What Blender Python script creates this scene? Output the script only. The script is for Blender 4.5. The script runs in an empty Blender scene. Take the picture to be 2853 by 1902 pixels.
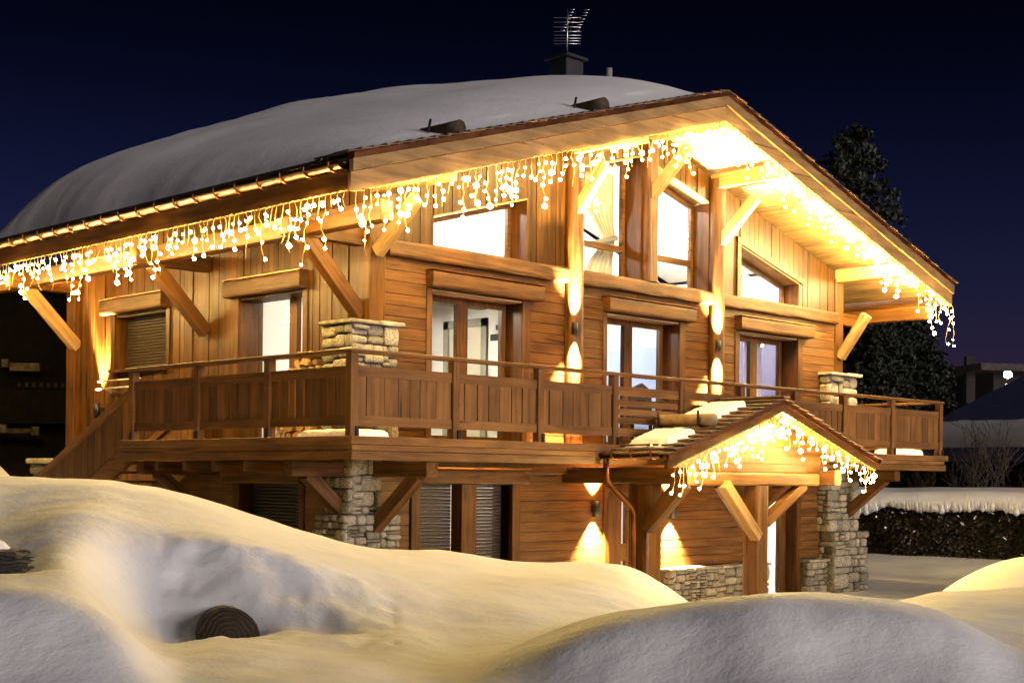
import bpy, bmesh, math, random
import numpy as np
from mathutils import Matrix, Vector, noise
random.seed(7); rng = np.random.default_rng(7)
R = math.radians
scene = bpy.context.scene
col = scene.collection
# ------------------------------------------------------------------ camera
# world axes: X runs along the gable front, Y goes back along the side wall, z = 0 is the balcony deck
YAW = R(44.7)
FW = Vector((math.cos(YAW), math.sin(YAW), 0)); RT = Vector((math.sin(YAW), -math.cos(YAW), 0))
CAM = Vector((-10.1125, -12.5847, -0.4414))
cam = bpy.data.cameras.new('camera'); cam_o = bpy.data.objects.new('camera', cam); col.objects.link(cam_o)
cam.sensor_fit = 'HORIZONTAL'; cam.sensor_width = 36.0; cam.lens = 3914/2853*36
cam.shift_y = (1325-951)/2853; cam.clip_start = .05; cam.clip_end = 3000
cam_o.matrix_world = Matrix.Translation(CAM) @ Matrix.Rotation(YAW-R(90), 4, 'Z') @ Matrix.Rotation(R(90), 4, 'X') @ Matrix.Rotation(.0096, 4, 'Z')
scene.camera = cam_o
# ------------------------------------------------------------------ night sky and soft added fill from behind the camera
FILL_EL, FILL_AZ = R(4.6), R(271)       # direction towards an added fill, standing for street light behind the camera
world = bpy.data.worlds.new('World'); scene.world = world; world.use_nodes = True
nt = world.node_tree; nt.nodes.clear()
sky = nt.nodes.new('ShaderNodeTexSky'); sky.sky_type = 'NISHITA'; sky.sun_disc = False
sky.sun_elevation = FILL_EL; sky.sun_rotation = R(90) - FILL_AZ
sky.air_density = 1.0; sky.dust_density = .6; sky.ozone_density = 6.0
tint = nt.nodes.new('ShaderNodeMixRGB'); tint.blend_type = 'MULTIPLY'; tint.inputs[0].default_value = 1
tint.inputs[2].default_value = (5.2, .95, 1.5, 1)
bg = nt.nodes.new('ShaderNodeBackground'); bg.inputs[1].default_value = .0038
wo = nt.nodes.new('ShaderNodeOutputWorld')
geo = nt.nodes.new('ShaderNodeNewGeometry'); sxyz = nt.nodes.new('ShaderNodeSeparateXYZ'); mrg = nt.nodes.new('ShaderNodeMapRange'); vsc = nt.nodes.new('ShaderNodeVectorMath'); vsc.operation = 'SCALE'
nt.links.new(geo.outputs['Incoming'], sxyz.inputs[0]); nt.links.new(sxyz.outputs['Z'], mrg.inputs[0]); mrg.interpolation_type = 'SMOOTHERSTEP'
for k_, v_ in ((1, -.37), (2, .0), (3, .36), (4, 4.2)): mrg.inputs[k_].default_value = v_      # incoming z is minus the sine of the elevation
nt.links.new(tint.outputs[0], vsc.inputs[0]); nt.links.new(mrg.outputs[0], vsc.inputs['Scale'])
nt.links.new(sky.outputs[0], tint.inputs[1]); nt.links.new(vsc.outputs[0], bg.inputs[0]); nt.links.new(bg.outputs[0], wo.inputs[0])
sun = bpy.data.lights.new('front_fill', 'SUN'); sun.energy = 3.7; sun.angle = R(25); sun.color = (1.0, .90, .88)
sun_o = bpy.data.objects.new('front_fill', sun); col.objects.link(sun_o)
md = Vector((math.cos(FILL_EL)*math.cos(FILL_AZ), math.cos(FILL_EL)*math.sin(FILL_AZ), math.sin(FILL_EL)))
sun_o.rotation_euler = md.to_track_quat('Z', 'Y').to_euler()
vs = scene.view_settings; vs.view_transform = 'Standard'; vs.look = 'None'; vs.exposure = 0; vs.gamma = 1; vs.use_curve_mapping = False
cy = scene.cycles
cy.use_denoising = True; cy.use_light_tree = True; cy.max_bounces = 6; cy.diffuse_bounces = 3; cy.glossy_bounces = 2
cy.transparent_max_bounces = 12; cy.transmission_bounces = 4; cy.caustics_reflective = False; cy.caustics_refractive = False
cy.sample_clamp_indirect = 6; cy.sample_clamp_direct = 0
BULB = 440.0          # radiance of a string-light bulb
WARM = (1.0, .66, .20)

# ------------------------------------------------------------------ materials
def mat(name):
    m = bpy.data.materials.new(name); m.use_nodes = True; n = m.node_tree
    b = n.nodes['Principled BSDF']; return m, n, b
def N(n, t, **k):
    o = n.nodes.new('ShaderNode'+t)
    for a, v in k.items(): setattr(o, a, v)
    return o
def ramp(n, stops):
    r = N(n, 'ValToRGB'); e = r.color_ramp.elements
    while len(e) < len(stops): e.new(.5)
    for i, (p, c) in enumerate(stops): e[i].position = p; e[i].color = (*c, 1)
    return r
def wood(name, dark, light, axis=0, rough=.42, scale=1.0, bump=.25, vary=.35):
    m, n, b = mat(name); L = n.links.new
    tc = N(n, 'TexCoord'); oi = N(n, 'ObjectInfo'); mp = N(n, 'Mapping')
    s = [17*scale]*3; s[axis] = 1.1*scale; mp.inputs['Scale'].default_value = s
    ad = N(n, 'VectorMath', operation='MULTIPLY_ADD'); cv = N(n, 'CombineXYZ')
    for k in range(3): L(oi.outputs['Random'], cv.inputs[k])
    L(cv.outputs[0], ad.inputs[0]); ad.inputs[1].default_value = (37, 53, 71); L(tc.outputs['Object'], ad.inputs[2])
    L(ad.outputs[0], mp.inputs[0])
    nz = N(n, 'TexNoise'); nz.inputs['Scale'].default_value = 1; nz.inputs['Detail'].default_value = 5; nz.inputs['Roughness'].default_value = .62
    nz.inputs['Distortion'].default_value = .6; L(mp.outputs[0], nz.inputs['Vector'])
    r = ramp(n, [(.34, dark), (.50, [a*.45+c*.55 for a, c in zip(dark, light)]), (.66, light)]); L(nz.outputs[0], r.inputs[0])
    # blotches and knots
    n2 = N(n, 'TexNoise'); n2.inputs['Scale'].default_value = 1.7; n2.inputs['Detail'].default_value = 3; L(ad.outputs[0], n2.inputs['Vector'])
    mr = N(n, 'MapRange'); mr.inputs[1].default_value = .3; mr.inputs[2].default_value = .7; mr.inputs[3].default_value = .72; mr.inputs[4].default_value = 1.2
    L(n2.outputs[0], mr.inputs[0])
    mv = N(n, 'MapRange'); mv.inputs[3].default_value = 1-vary; mv.inputs[4].default_value = 1+vary*.8; L(oi.outputs['Random'], mv.inputs[0])
    mm = N(n, 'Math', operation='MULTIPLY'); L(mr.outputs[0], mm.inputs[0]); L(mv.outputs[0], mm.inputs[1])
    vo = N(n, 'TexVoronoi'); vm = N(n, 'Mapping'); vsx = [5.5*scale]*3; vsx[axis] = 2.2*scale; vm.inputs['Scale'].default_value = vsx
    L(ad.outputs[0], vm.inputs[0]); L(vm.outputs[0], vo.inputs['Vector'])
    kn = N(n, 'MapRange'); kn.inputs[1].default_value = .05; kn.inputs[2].default_value = .13; kn.inputs[3].default_value = .42; kn.inputs[4].default_value = 1; L(vo.outputs['Distance'], kn.inputs[0])
    m3 = N(n, 'Math', operation='MULTIPLY'); L(mm.outputs[0], m3.inputs[0]); L(kn.outputs[0], m3.inputs[1])
    cm = N(n, 'Mapping'); cs_ = [13*scale]*3; cs_[axis] = .55*scale; cm.inputs['Scale'].default_value = cs_; L(ad.outputs[0], cm.inputs[0])
    cn = N(n, 'TexNoise'); cn.inputs['Scale'].default_value = 1; cn.inputs['Detail'].default_value = 2; cn.inputs['Distortion'].default_value = 1.2; L(cm.outputs[0], cn.inputs['Vector'])
    cr = N(n, 'MapRange'); cr.inputs[1].default_value = .27; cr.inputs[2].default_value = .33; cr.inputs[3].default_value = .25; cr.inputs[4].default_value = 1; L(cn.outputs[0], cr.inputs[0])
    m4 = N(n, 'Math', operation='MULTIPLY'); L(m3.outputs[0], m4.inputs[0]); L(cr.outputs[0], m4.inputs[1])
    mx = N(n, 'VectorMath', operation='SCALE'); L(r.outputs[0], mx.inputs[0]); L(m4.outputs[0], mx.inputs['Scale'])
    L(mx.outputs[0], b.inputs['Base Color'])
    b.inputs['Roughness'].default_value = rough; b.inputs['Specular IOR Level'].default_value = .22
    bp = N(n, 'Bump'); bp.inputs['Strength'].default_value = bump; bp.inputs['Distance'].default_value = .01; L(nz.outputs[0], bp.inputs['Height']); L(bp.outputs[0], b.inputs['Normal'])
    return m
def noisy(name, c0, c1, scale=4, rough=.7, metal=0, bump=.3, dist=.02, detail=5, vary=.0, spec=.5):
    m, n, b = mat(name); L = n.links.new
    tc = N(n, 'TexCoord'); oi = N(n, 'ObjectInfo'); ad = N(n, 'VectorMath', operation='ADD'); sc = N(n, 'VectorMath', operation='SCALE'); cv = N(n, 'CombineXYZ')
    for k in range(3): L(oi.outputs['Random'], cv.inputs[k])
    L(cv.outputs[0], sc.inputs[0]); sc.inputs['Scale'].default_value = 40; L(tc.outputs['Object'], ad.inputs[0]); L(sc.outputs[0], ad.inputs[1])
    nz = N(n, 'TexNoise'); nz.inputs['Scale'].default_value = scale; nz.inputs['Detail'].default_value = detail; L(ad.outputs[0], nz.inputs['Vector'])
    r = ramp(n, [(.32, c0), (.68, c1)]); L(nz.outputs[0], r.inputs[0])
    mv = N(n, 'MapRange'); mv.inputs[3].default_value = 1-vary; mv.inputs[4].default_value = 1+vary; L(oi.outputs['Random'], mv.inputs[0])
    mx = N(n, 'VectorMath', operation='SCALE'); L(r.outputs[0], mx.inputs[0]); L(mv.outputs[0], mx.inputs['Scale']); L(mx.outputs[0], b.inputs['Base Color'])
    b.inputs['Roughness'].default_value = rough; b.inputs['Metallic'].default_value = metal; b.inputs['Specular IOR Level'].default_value = spec
    bp = N(n, 'Bump'); bp.inputs['Strength'].default_value = bump; bp.inputs['Distance'].default_value = dist; L(nz.outputs[0], bp.inputs['Height']); L(bp.outputs[0], b.inputs['Normal'])
    return m
def emit(name, c, s):
    m, n, b = mat(name); n.nodes.remove(b); e = N(n, 'Emission'); e.inputs[0].default_value = (*c, 1); e.inputs[1].default_value = s
    n.links.new(e.outputs[0], n.nodes['Material Output'].inputs[0]); return m
RED0, RED1 = (.062, .0255, .0062), (.150, .068, .0180)
HON0, HON1 = (.036, .0135, .0020), (.106, .0435, .0060)
M = {}
for ax in (0, 1, 2):
    M['plank%d' % ax] = wood('stained_plank_%s' % 'xyz'[ax], RED0, RED1, ax, vary=.20)
    M['honey%d' % ax] = wood('honey_board_%s' % 'xyz'[ax], HON0, HON1, ax, vary=.26)
    M['gable%d' % ax] = wood('gable_board_%s' % 'xyz'[ax], (.013, .0048, .0006), (.070, .0295, .0028), ax, vary=.24)
    M['beam%d' % ax] = wood('hewn_beam_%s' % 'xyz'[ax], (.036, .0140, .0034), (.130, .057, .0130), ax, rough=.5, scale=.8, bump=.6, vary=.15)
    M['rail%d' % ax] = wood('rail_wood_%s' % 'xyz'[ax], (.118, .0530, .0160), (.225, .107, .0330), ax, rough=.5, vary=.20, scale=.7)
    M['fascia%d' % ax] = wood('larch_fascia_%s' % 'xyz'[ax], (.20, .120, .048), (.36, .220, .092), ax, rough=.55, vary=.12, scale=.7)
    M['soffit%d' % ax] = wood('soffit_board_%s' % 'xyz'[ax], (.22, .130, .045), (.42, .27, .105), ax, rough=.5, vary=.2)
M['copper'] = noisy('copper', (.17, .065, .028), (.42, .17, .07), 3, .36, 1.0, .1)
M['gutter'] = noisy('weathered_copper', (.07, .026, .011), (.20, .078, .032), 4, .34, 1.0, .15)
M['core'] = noisy('dark_backing', (.012, .006, .003), (.02, .010, .005), 5, .9)
M['tile'] = noisy('wood_shingle', (.055, .032, .022), (.15, .085, .05), 6, .8, vary=.35)
M['darktile'] = noisy('dark_roof_tile', (.018, .014, .012), (.05, .036, .028), 5, .85, vary=.3)
M['stone'] = noisy('field_stone', (.13, .115, .085), (.36, .32, .235), 7, .85, bump=.7, dist=.03, vary=.42)
M['mortar'] = noisy('mortar', (.06, .052, .038), (.13, .11, .08), 12, .95, bump=.6)
M['plaster'] = noisy('white_plaster', (.74, .72, .68), (.82, .80, .76), 2, .9, bump=.03)
M['cream'] = noisy('cream_plaster', (.60, .55, .42), (.68, .62, .48), 2, .9, bump=.03)
M['blue'] = noisy('blue_white_paint', (.52, .60, .86), (.58, .66, .92), 2, .9, bump=.03)
M['lilac'] = noisy('lilac_paint', (.30, .28, .38), (.38, .35, .46), 2, .9, bump=.03)
M['grey'] = noisy('grey_paint', (.27, .26, .20), (.33, .32, .25), 3, .7, bump=.03)
M['curtain'] = noisy('pale_curtain', (.60, .55, .38), (.75, .70, .52), 6, .95, bump=.1)
M['whitecurtain'] = noisy('lilac_white_curtain', (.62, .58, .74), (.78, .74, .86), 6, .95, bump=.1)
M['shutter'] = noisy('brown_shutter', (.026, .017, .011), (.050, .034, .022), 10, .45, bump=.05, vary=.1)
M['metal'] = noisy('dark_steel', (.012, .011, .010), (.03, .027, .024), 8, .5, .6, .05)
M['alu'] = noisy('aluminium', (.45, .45, .47), (.65, .65, .68), 8, .35, 1, .05)
M['zinc'] = noisy('pale_metal', (.5, .48, .44), (.65, .62, .56), 8, .4, .6, .05)
M['wire'] = noisy('clear_wire', (.24, .17, .055), (.34, .24, .08), 8, .5, 0, .0)
M['bark'] = noisy('peeled_log', (.16, .10, .045), (.36, .25, .12), 5, .7, bump=.4, vary=.2)
M['darklog'] = noisy('weathered_log', (.022, .013, .007), (.075, .043, .020), 9, .8, bump=.5)
def ringmat():
    m, n, b = mat('sawn_log_end'); L = n.links.new; tc = N(n, 'TexCoord'); mp = N(n, 'Mapping'); mp.inputs['Scale'].default_value = (0, 1, 1); L(tc.outputs['Object'], mp.inputs[0])
    w = N(n, 'TexWave', wave_type='RINGS', rings_direction='X'); w.inputs['Scale'].default_value = 11; w.inputs['Distortion'].default_value = 7; w.inputs['Detail'].default_value = 3; L(mp.outputs[0], w.inputs['Vector'])
    nz = N(n, 'TexNoise'); nz.inputs['Scale'].default_value = 9; nz.inputs['Detail'].default_value = 5; L(tc.outputs['Object'], nz.inputs['Vector'])
    mu = N(n, 'Math', operation='MULTIPLY'); L(w.outputs[1], mu.inputs[0]); L(nz.outputs[0], mu.inputs[1])
    r = ramp(n, [(.05, (.026, .016, .008)), (.7, (.062, .037, .017))]); L(mu.outputs[0], r.inputs[0]); L(r.outputs[0], b.inputs['Base Color']); b.inputs['Roughness'].default_value = .85
    bp = N(n, 'Bump'); bp.inputs['Strength'].default_value = .6; bp.inputs['Distance'].default_value = .01; L(mu.outputs[0], bp.inputs['Height']); L(bp.outputs[0], b.inputs['Normal']); return m
M['ring'] = ringmat()
M['split'] = noisy('split_firewood', (.30, .17, .065), (.52, .33, .15), 9, .8, bump=.5, vary=.3)
M['trunk'] = noisy('tree_bark', (.03, .022, .015), (.09, .065, .045), 9, .9, bump=.8)
M['leaf'] = noisy('hedge_leaf', (.010, .009, .004), (.032, .026, .011), 2.5, .6, bump=0)
M['leaf2'] = noisy('hedge_leaf_brown', (.022, .009, .005), (.05, .02, .01), 2.5, .6, bump=0)
M['needle'] = noisy('fir_needle', (.005, .008, .003), (.016, .021, .008), 1.2, .7, bump=0)
M['darkwood'] = noisy('dark_old_wood', (.006, .005, .004), (.016, .012, .009), 5, .9, bump=.2)
M['slate'] = noisy('dark_stone', (.020, .019, .015), (.075, .068, .052), 8, .85, bump=.8, vary=.3)
M['black'] = noisy('black_plastic', (.006, .006, .008), (.014, .013, .018), 6, .6, bump=.05)
M['dimroof'] = noisy('dim_blue_snow_roof', (.07, .08, .20), (.11, .12, .28), 3, .5, .0, .05)  # night shade on the neighbour's snowy roof, put into a dark blue
M['bulb'] = emit('warm_bulb', WARM, BULB)
M['lampglow'] = emit('warm_lamp_lens', (1, .72, .36), 60)
M['street'] = emit('street_lamp_lens', (1, .86, .78), 900)
def snowmat():
    m, n, b = mat('snow'); L = n.links.new
    tc = N(n, 'TexCoord'); a = N(n, 'TexNoise'); a.inputs['Scale'].default_value = 1.6; a.inputs['Detail'].default_value = 4; L(tc.outputs['Object'], a.inputs['Vector'])
    r = ramp(n, [(.3, (.80, .80, .81)), (.7, (.88, .88, .885))]); L(a.outputs[0], r.inputs[0]); L(r.outputs[0], b.inputs['Base Color'])
    f = N(n, 'TexNoise'); f.inputs['Scale'].default_value = 55; f.inputs['Detail'].default_value = 4; L(tc.outputs['Object'], f.inputs['Vector'])
    g = N(n, 'TexNoise'); g.inputs['Scale'].default_value = 9; g.inputs['Detail'].default_value = 5; L(tc.outputs['Object'], g.inputs['Vector'])
    b1 = N(n, 'Bump'); b1.inputs['Strength'].default_value = .15; b1.inputs['Distance'].default_value = .012; L(f.outputs[0], b1.inputs['Height'])
    b2 = N(n, 'Bump'); b2.inputs['Strength'].default_value = .13; b2.inputs['Distance'].default_value = .06; L(g.outputs[0], b2.inputs['Height']); L(b1.outputs[0], b2.inputs['Normal'])
    L(b2.outputs[0], b.inputs['Normal']); b.inputs['Roughness'].default_value = .62; b.inputs['Specular IOR Level'].default_value = .3
    return m
M['snow'] = snowmat()
def glassmat():
    m, n, b = mat('window_glass'); n.nodes.remove(b); L = n.links.new
    t = N(n, 'BsdfTransparent'); t.inputs[0].default_value = (.94, .95, .95, 1); g = N(n, 'BsdfGlossy'); g.inputs['Roughness'].default_value = .02
    f = N(n, 'LayerWeight'); f.inputs[0].default_value = .5; pw = N(n, 'Math', operation='POWER'); pw.inputs[1].default_value = 4; L(f.outputs['Facing'], pw.inputs[0])
    ma = N(n, 'Math', operation='MULTIPLY_ADD'); ma.inputs[1].default_value = .6; ma.inputs[2].default_value = .04; L(pw.outputs[0], ma.inputs[0]); mx = N(n, 'MixShader'); L(ma.outputs[0], mx.inputs[0]); L(t.outputs[0], mx.inputs[1]); L(g.outputs[0], mx.inputs[2])
    L(mx.outputs[0], n.nodes['Material Output'].inputs[0]); return m
M['glass'] = glassmat()

# ------------------------------------------------------------------ object helpers
WM = {}
def put(name, data, parent=None, mw=None, **props):
    o = bpy.data.objects.new(name, data); col.objects.link(o)
    mw = mw or Matrix.Identity(4); WM[o] = mw
    if parent is not None:
        o.parent = parent; o.matrix_basis = WM[parent].inverted() @ mw
    else: o.matrix_basis = mw
    for k, v in props.items(): o[k] = v
    return o
def thing(name, loc, label, category, group=None):
    o = put(name, None, None, Matrix.Translation(loc), label=label, category=category)
    if group: o['group'] = group
    return o
def mesh(name, verts, faces, m, smooth=False):
    me = bpy.data.meshes.new(name); me.from_pydata([tuple(v) for v in verts], [], faces); me.validate(); me.update()
    me.materials.append(M[m] if isinstance(m, str) else m)
    if smooth:
        for p in me.polygons: p.use_smooth = True
    return me
def frombm(name, bm, m, smooth=False):
    me = bpy.data.meshes.new(name); bm.normal_update(); bm.to_mesh(me); bm.free(); me.materials.append(M[m] if isinstance(m, str) else m)
    if smooth:
        for p in me.polygons: p.use_smooth = True
    return me
_bx = {}
def boxmesh(l, w, h, m, bev=0.0):
    k = (round(l, 4), round(w, 4), round(h, 4), m, bev)
    if k not in _bx:
        bm = bmesh.new(); bmesh.ops.create_cube(bm, size=1); bmesh.ops.scale(bm, vec=(l, w, h), verts=bm.verts)
        if bev: bmesh.ops.bevel(bm, geom=list(bm.edges), offset=bev, segments=1, affect='EDGES')
        _bx[k] = frombm('box', bm, m)
    return _bx[k]
def frame_of(p0, p1, up):
    a, b = Vector(p0), Vector(p1); x = (b-a); L = x.length; x.normalize()
    z = Vector(up); y = z.cross(x)
    if y.length < 1e-4: y = Vector((0, 1, 0)).cross(x)
    y.normalize(); z = x.cross(y)
    mw = Matrix((x, y, z)).transposed().to_4x4(); mw.translation = (a+b)/2
    return mw, L
def beam(name, p0, p1, w, h, m, parent, up=(0, 0, 1), bev=.006, **pr):
    """rectangular timber from p0 to p1 (centre line), w across, h along up; grain along its length"""
    mw, L = frame_of(p0, p1, up)
    return put(name, boxmesh(L, w, h, m+'0' if m+'0' in M else m, bev), parent, mw, **pr)
def box(name, x0, x1, y0, y1, z0, z1, m, parent, bev=0.0, **pr):
    mw = Matrix.Translation(((x0+x1)/2, (y0+y1)/2, (z0+z1)/2))
    return put(name, boxmesh(x1-x0, y1-y0, z1-z0, m, bev), parent, mw, **pr)
def hewn(name, p0, p1, w, h, m, parent, up=(0, 0, 1), jit=.012, seg=.16, rnd=.22, **pr):
    """hand-hewn timber or log: many-sided section with wandering surface"""
    mw, L = frame_of(p0, p1, up); ns = max(3, int(L/seg)); k = 12 if rnd < .9 else 22; vs_, fs = [], []
    r0 = random.random()*100
    for i in range(ns+1):
        x = -L/2+L*i/ns
        for j in range(k):
            a = 2*math.pi*(j+.5)/k; c, s = math.cos(a), math.sin(a); q = 2/(rnd*9+.01) if rnd < .9 else 1
            e = .30 if rnd < .9 else 1.0
            yy = w/2*math.copysign(abs(c)**e, c); zz = h/2*math.copysign(abs(s)**e, s)
            d = 1+jit*8*noise.noise(Vector((x*2.3+r0, c*1.5, s*1.5)))
            vs_.append((x, yy*d, zz*d))
    for i in range(ns):
        for j in range(k):
            a = i*k+j; b = i*k+(j+1) % k; fs.append((a, b, b+k, a+k))
    fs.append(tuple(reversed(range(k)))); fs.append(tuple(range(ns*k, ns*k+k)))
    return put(name, mesh(name, vs_, fs, m+'0' if m+'0' in M else m, rnd >= .9), parent, mw, **pr)
def prismmesh(poly, d0, d1, plane, m):
    n = len(poly)
    f = (lambda u, z, d: (u, d, z)) if plane == 'xz' else ((lambda u, z, d: (d, u, z)) if plane == 'yz' else (lambda u, z, d: (u, z, d)))
    v = [f(u, z, d0) for u, z in poly]+[f(u, z, d1) for u, z in poly]
    fs = [tuple(range(n)), tuple(reversed(range(n, 2*n)))]+[(i, i+n, (i+1) % n+n, (i+1) % n) for i in range(n)]
    me = mesh('prism', v, fs, m); bm = bmesh.new(); bm.from_mesh(me); bmesh.ops.recalc_face_normals(bm, faces=bm.faces); bm.to_mesh(me); bm.free()
    return me
def prism(name, poly, d0, d1, plane, m, parent, **pr):
    cu = sum(p[0] for p in poly)/len(poly); cz = sum(p[1] for p in poly)/len(poly); cd = (d0+d1)/2
    loc = {'xz': (cu, cd, cz), 'yz': (cd, cu, cz), 'xy': (cu, cz, cd)}[plane]
    return put(name, prismmesh([(u-cu, z-cz) for u, z in poly], d0-cd, d1-cd, plane, m), parent, Matrix.Translation(loc), **pr)
def tubemesh(paths, r, m, k=6, smooth=True, taper=None):
    v, f = [], []
    for pts in paths:
        pts = [Vector(p) for p in pts]; base = len(v); n = len(pts)
        ref = Vector((.31, .87, .4))
        for i, p in enumerate(pts):
            t = (pts[min(i+1, n-1)]-pts[max(i-1, 0)]).normalized(); a = t.cross(ref)
            if a.length < .05: a = t.cross(Vector((0, 0, 1)))
            a.normalize(); b = t.cross(a); rr = r*(taper(i/(n-1)) if taper else 1)
            for j in range(k):
                q = 2*math.pi*j/k; v.append(p+a*math.cos(q)*rr+b*math.sin(q)*rr)
        for i in range(n-1):
            for j in range(k):
                a0 = base+i*k+j; b0 = base+i*k+(j+1) % k; f.append((a0, b0, b0+k, a0+k))
        f.append(tuple(reversed(range(base, base+k)))); f.append(tuple(range(base+(n-1)*k, base+n*k)))
    return mesh('tube', v, f, m, smooth)
def tube(name, pts, r, m, parent, k=8, **pr):
    c = Vector(pts[0]); return put(name, tubemesh([[Vector(p)-c for p in pts]], r, m, k), parent, Matrix.Translation(c), **pr)

# ------------------------------------------------------------------ ground and snow drifts
def pchip(xs, ys, x):
    xs = np.asarray(xs, float); ys = np.asarray(ys, float); h = np.diff(xs); d = np.diff(ys)/h; m_ = np.zeros_like(ys)
    for i in range(1, len(xs)-1):
        if d[i-1]*d[i] > 0:
            w1, w2 = 2*h[i]+h[i-1], h[i]+2*h[i-1]; m_[i] = (w1+w2)/(w1/d[i-1]+w2/d[i])
    m_[0], m_[-1] = d[0], d[-1]
    i = np.clip(np.searchsorted(xs, x)-1, 0, len(h)-1); t = np.clip((x-xs[i])/h[i], 0, 1)
    return ((1+2*t)*(1-t)**2*ys[i]+t*(1-t)**2*h[i]*m_[i]+t*t*(3-2*t)*ys[i+1]+t*t*(t-1)*h[i]*m_[i+1])
# each row: bearing (tangent to the viewing axis, thousandths), then (distance, height) of the drift profile in metres
DRIFT = [
 (-2200, (5.5, -1.331), (6.3, -0.986), (7.1, -1.004), (8.3, -1.099), (10.3, -0.805), (12.5, -0.5), (15, -1.4), (19, -2.3)),
 (-620, (5.5, -1.331), (6.3, -0.986), (7.1, -1.004), (8.3, -1.099), (10.3, -0.805), (12.5, -0.5), (15, -1.4), (19, -2.3)),
 (-364, (5.5, -1.318), (6.3, -0.967), (7.1, -0.978), (8.3, -1.079), (10.3, -0.78), (12.5, -0.49), (15, -1.4), (19, -2.3)),
 (-313, (5.4, -1.299), (6.2, -1.01), (7.0, -0.976), (8.2, -0.937), (9.8, -0.734), (12.5, -0.485), (15, -1.4), (19, -2.4)),
 (-288, (5.4, -1.298), (6.1, -1.077), (6.8, -1.12), (8.3, -1.192), (9.7, -0.79), (12.5, -0.5), (15, -1.45), (19, -2.45)),
 (-274, (5.4, -1.297), (6.0, -1.112), (6.8, -1.285), (8.5, -1.376), (9.8, -0.855), (12.5, -0.52), (15, -1.5), (19, -2.5)),
 (-242, (5.4, -1.316), (5.9, -1.329), (7.4, -1.404), (8.6, -1.494), (9.8, -0.877), (12.5, -0.6), (15, -1.6), (19, -2.5)),
 (-198, (5.6, -1.32), (6.5, -1.33), (7.6, -1.38), (8.5, -1.46), (9.8, -0.9), (12.5, -0.755), (15, -1.7), (19, -2.55)),
 (-160, (5.6, -1.32), (6.5, -1.34), (7.6, -1.39), (8.6, -1.43), (9.8, -1.0), (12.5, -0.9), (15, -1.8), (19, -2.55)),
 (-109, (5.6, -1.31), (6.5, -1.34), (7.7, -1.43), (8.6, -1.4), (10.0, -1.15), (12.5, -1.075), (14.5, -1.8), (18, -2.55)),
 (-78, (5.6, -1.3), (6.4, -1.36), (7.6, -1.39), (8.8, -1.38), (10.3, -1.25), (12.8, -1.13), (15, -1.9), (18, -2.55)),
 (-42, (5.8, -1.348), (6.3, -1.337), (8.0, -1.51), (9.3, -1.43), (11, -1.3), (13.2, -1.145), (15, -1.9), (18, -2.55)),
 (6, (5.8, -1.345), (6.3, -1.225), (8.6, -1.47), (10, -1.37), (11.5, -1.305), (13.6, -1.29), (15.5, -1.9), (18, -2.55)),
 (70, (5.8, -1.342), (6.3, -1.079), (9.5, -1.4), (11, -1.4), (12.5, -1.355), (14.5, -1.345), (16.5, -1.9), (18.5, -2.55)),
 (108, (5.8, -1.34), (6.3, -1.042), (9.5, -1.42), (11.5, -1.53), (13, -1.54), (14.5, -1.54), (16.5, -2.0), (18.5, -2.55)),
 (138, (5.8, -1.338), (6.3, -1.009), (9.5, -1.48), (11.5, -1.65), (13, -1.76), (14.5, -1.84), (16.5, -2.2), (18.5, -2.55)),
 (185, (5.68, -1.317), (6.3, -0.965), (9.5, -1.5), (11.5, -1.71), (13, -1.85), (15.0, -2.0), (17, -2.35), (19, -2.55)),
 (231, (5.68, -1.318), (6.3, -0.973), (9.5, -1.47), (11.5, -1.63), (13, -1.72), (15, -1.85), (17, -2.3), (20, -2.6)),
 (269, (5.6499999999999995, -1.322), (6.27, -0.994), (8.5, -1.25), (10.5, -1.4), (12, -1.49), (14.2, -1.8), (17, -2.3), (21, -2.65)),
 (310, (5.58, -1.337), (6.2, -1.049), (8.2, -1.276), (9.5, -1.32), (12, -1.35), (14.2, -1.78), (18.2, -1.815), (25, -2.5)),
 (338, (5.5, -1.372), (6.12, -1.125), (8.0, -1.305), (9.5, -1.32), (12, -1.368), (14.2, -1.78), (18.2, -1.531), (25, -2.5)),
 (365, (5.43, -1.421), (6.05, -1.216), (7.8, -1.341), (9.5, -1.33), (12, -1.341), (14.2, -1.78), (18.2, -1.363), (25, -2.5)),
 (620, (5.43, -1.421), (6.05, -1.216), (7.8, -1.341), (9.5, -1.33), (12, -1.341), (14.2, -1.78), (18.2, -1.363), (25, -2.5)),
 (2200, (5.43, -1.421), (6.05, -1.216), (7.8, -1.341), (9.5, -1.33), (12, -1.341), (14.2, -1.78), (18.2, -1.363), (25, -2.5))]
def drift_z(s, dd):
    b = [r[0]/1000 for r in DRIFT]
    ds = [float(pchip(b, [r[k+1][0] for r in DRIFT], np.array(s))) for k in range(8)]
    zs = [float(pchip(b, [r[k+1][1] for r in DRIFT], np.array(s))) for k in range(8)]
    ds = [1.0, 2.8]+ds+[34, 60, 130]; zs = [-2.0, -1.55]+zs+[-2.3, -2.2, -2.6]
    return pchip(ds, zs, dd)
ss = np.concatenate([np.linspace(-2.2, -.62, 40)[:-1], np.linspace(-.62, -.40, 16)[:-1], np.linspace(-.40, .40, 260), np.linspace(.40, .62, 16)[1:], np.linspace(.62, 2.2, 40)[1:]])
dd = np.concatenate([np.linspace(1.0, 4, 10)[:-1], np.linspace(4, 17, 190), np.linspace(17.3, 40, 60), np.linspace(42, 130, 18)])
vv, ff = [], []
nd = len(dd)
ZG = np.array([drift_z(s, dd) for s in ss])
kern = np.exp(-.5*(np.arange(-12, 13)/4.5)**2); kern /= kern.sum()
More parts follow.
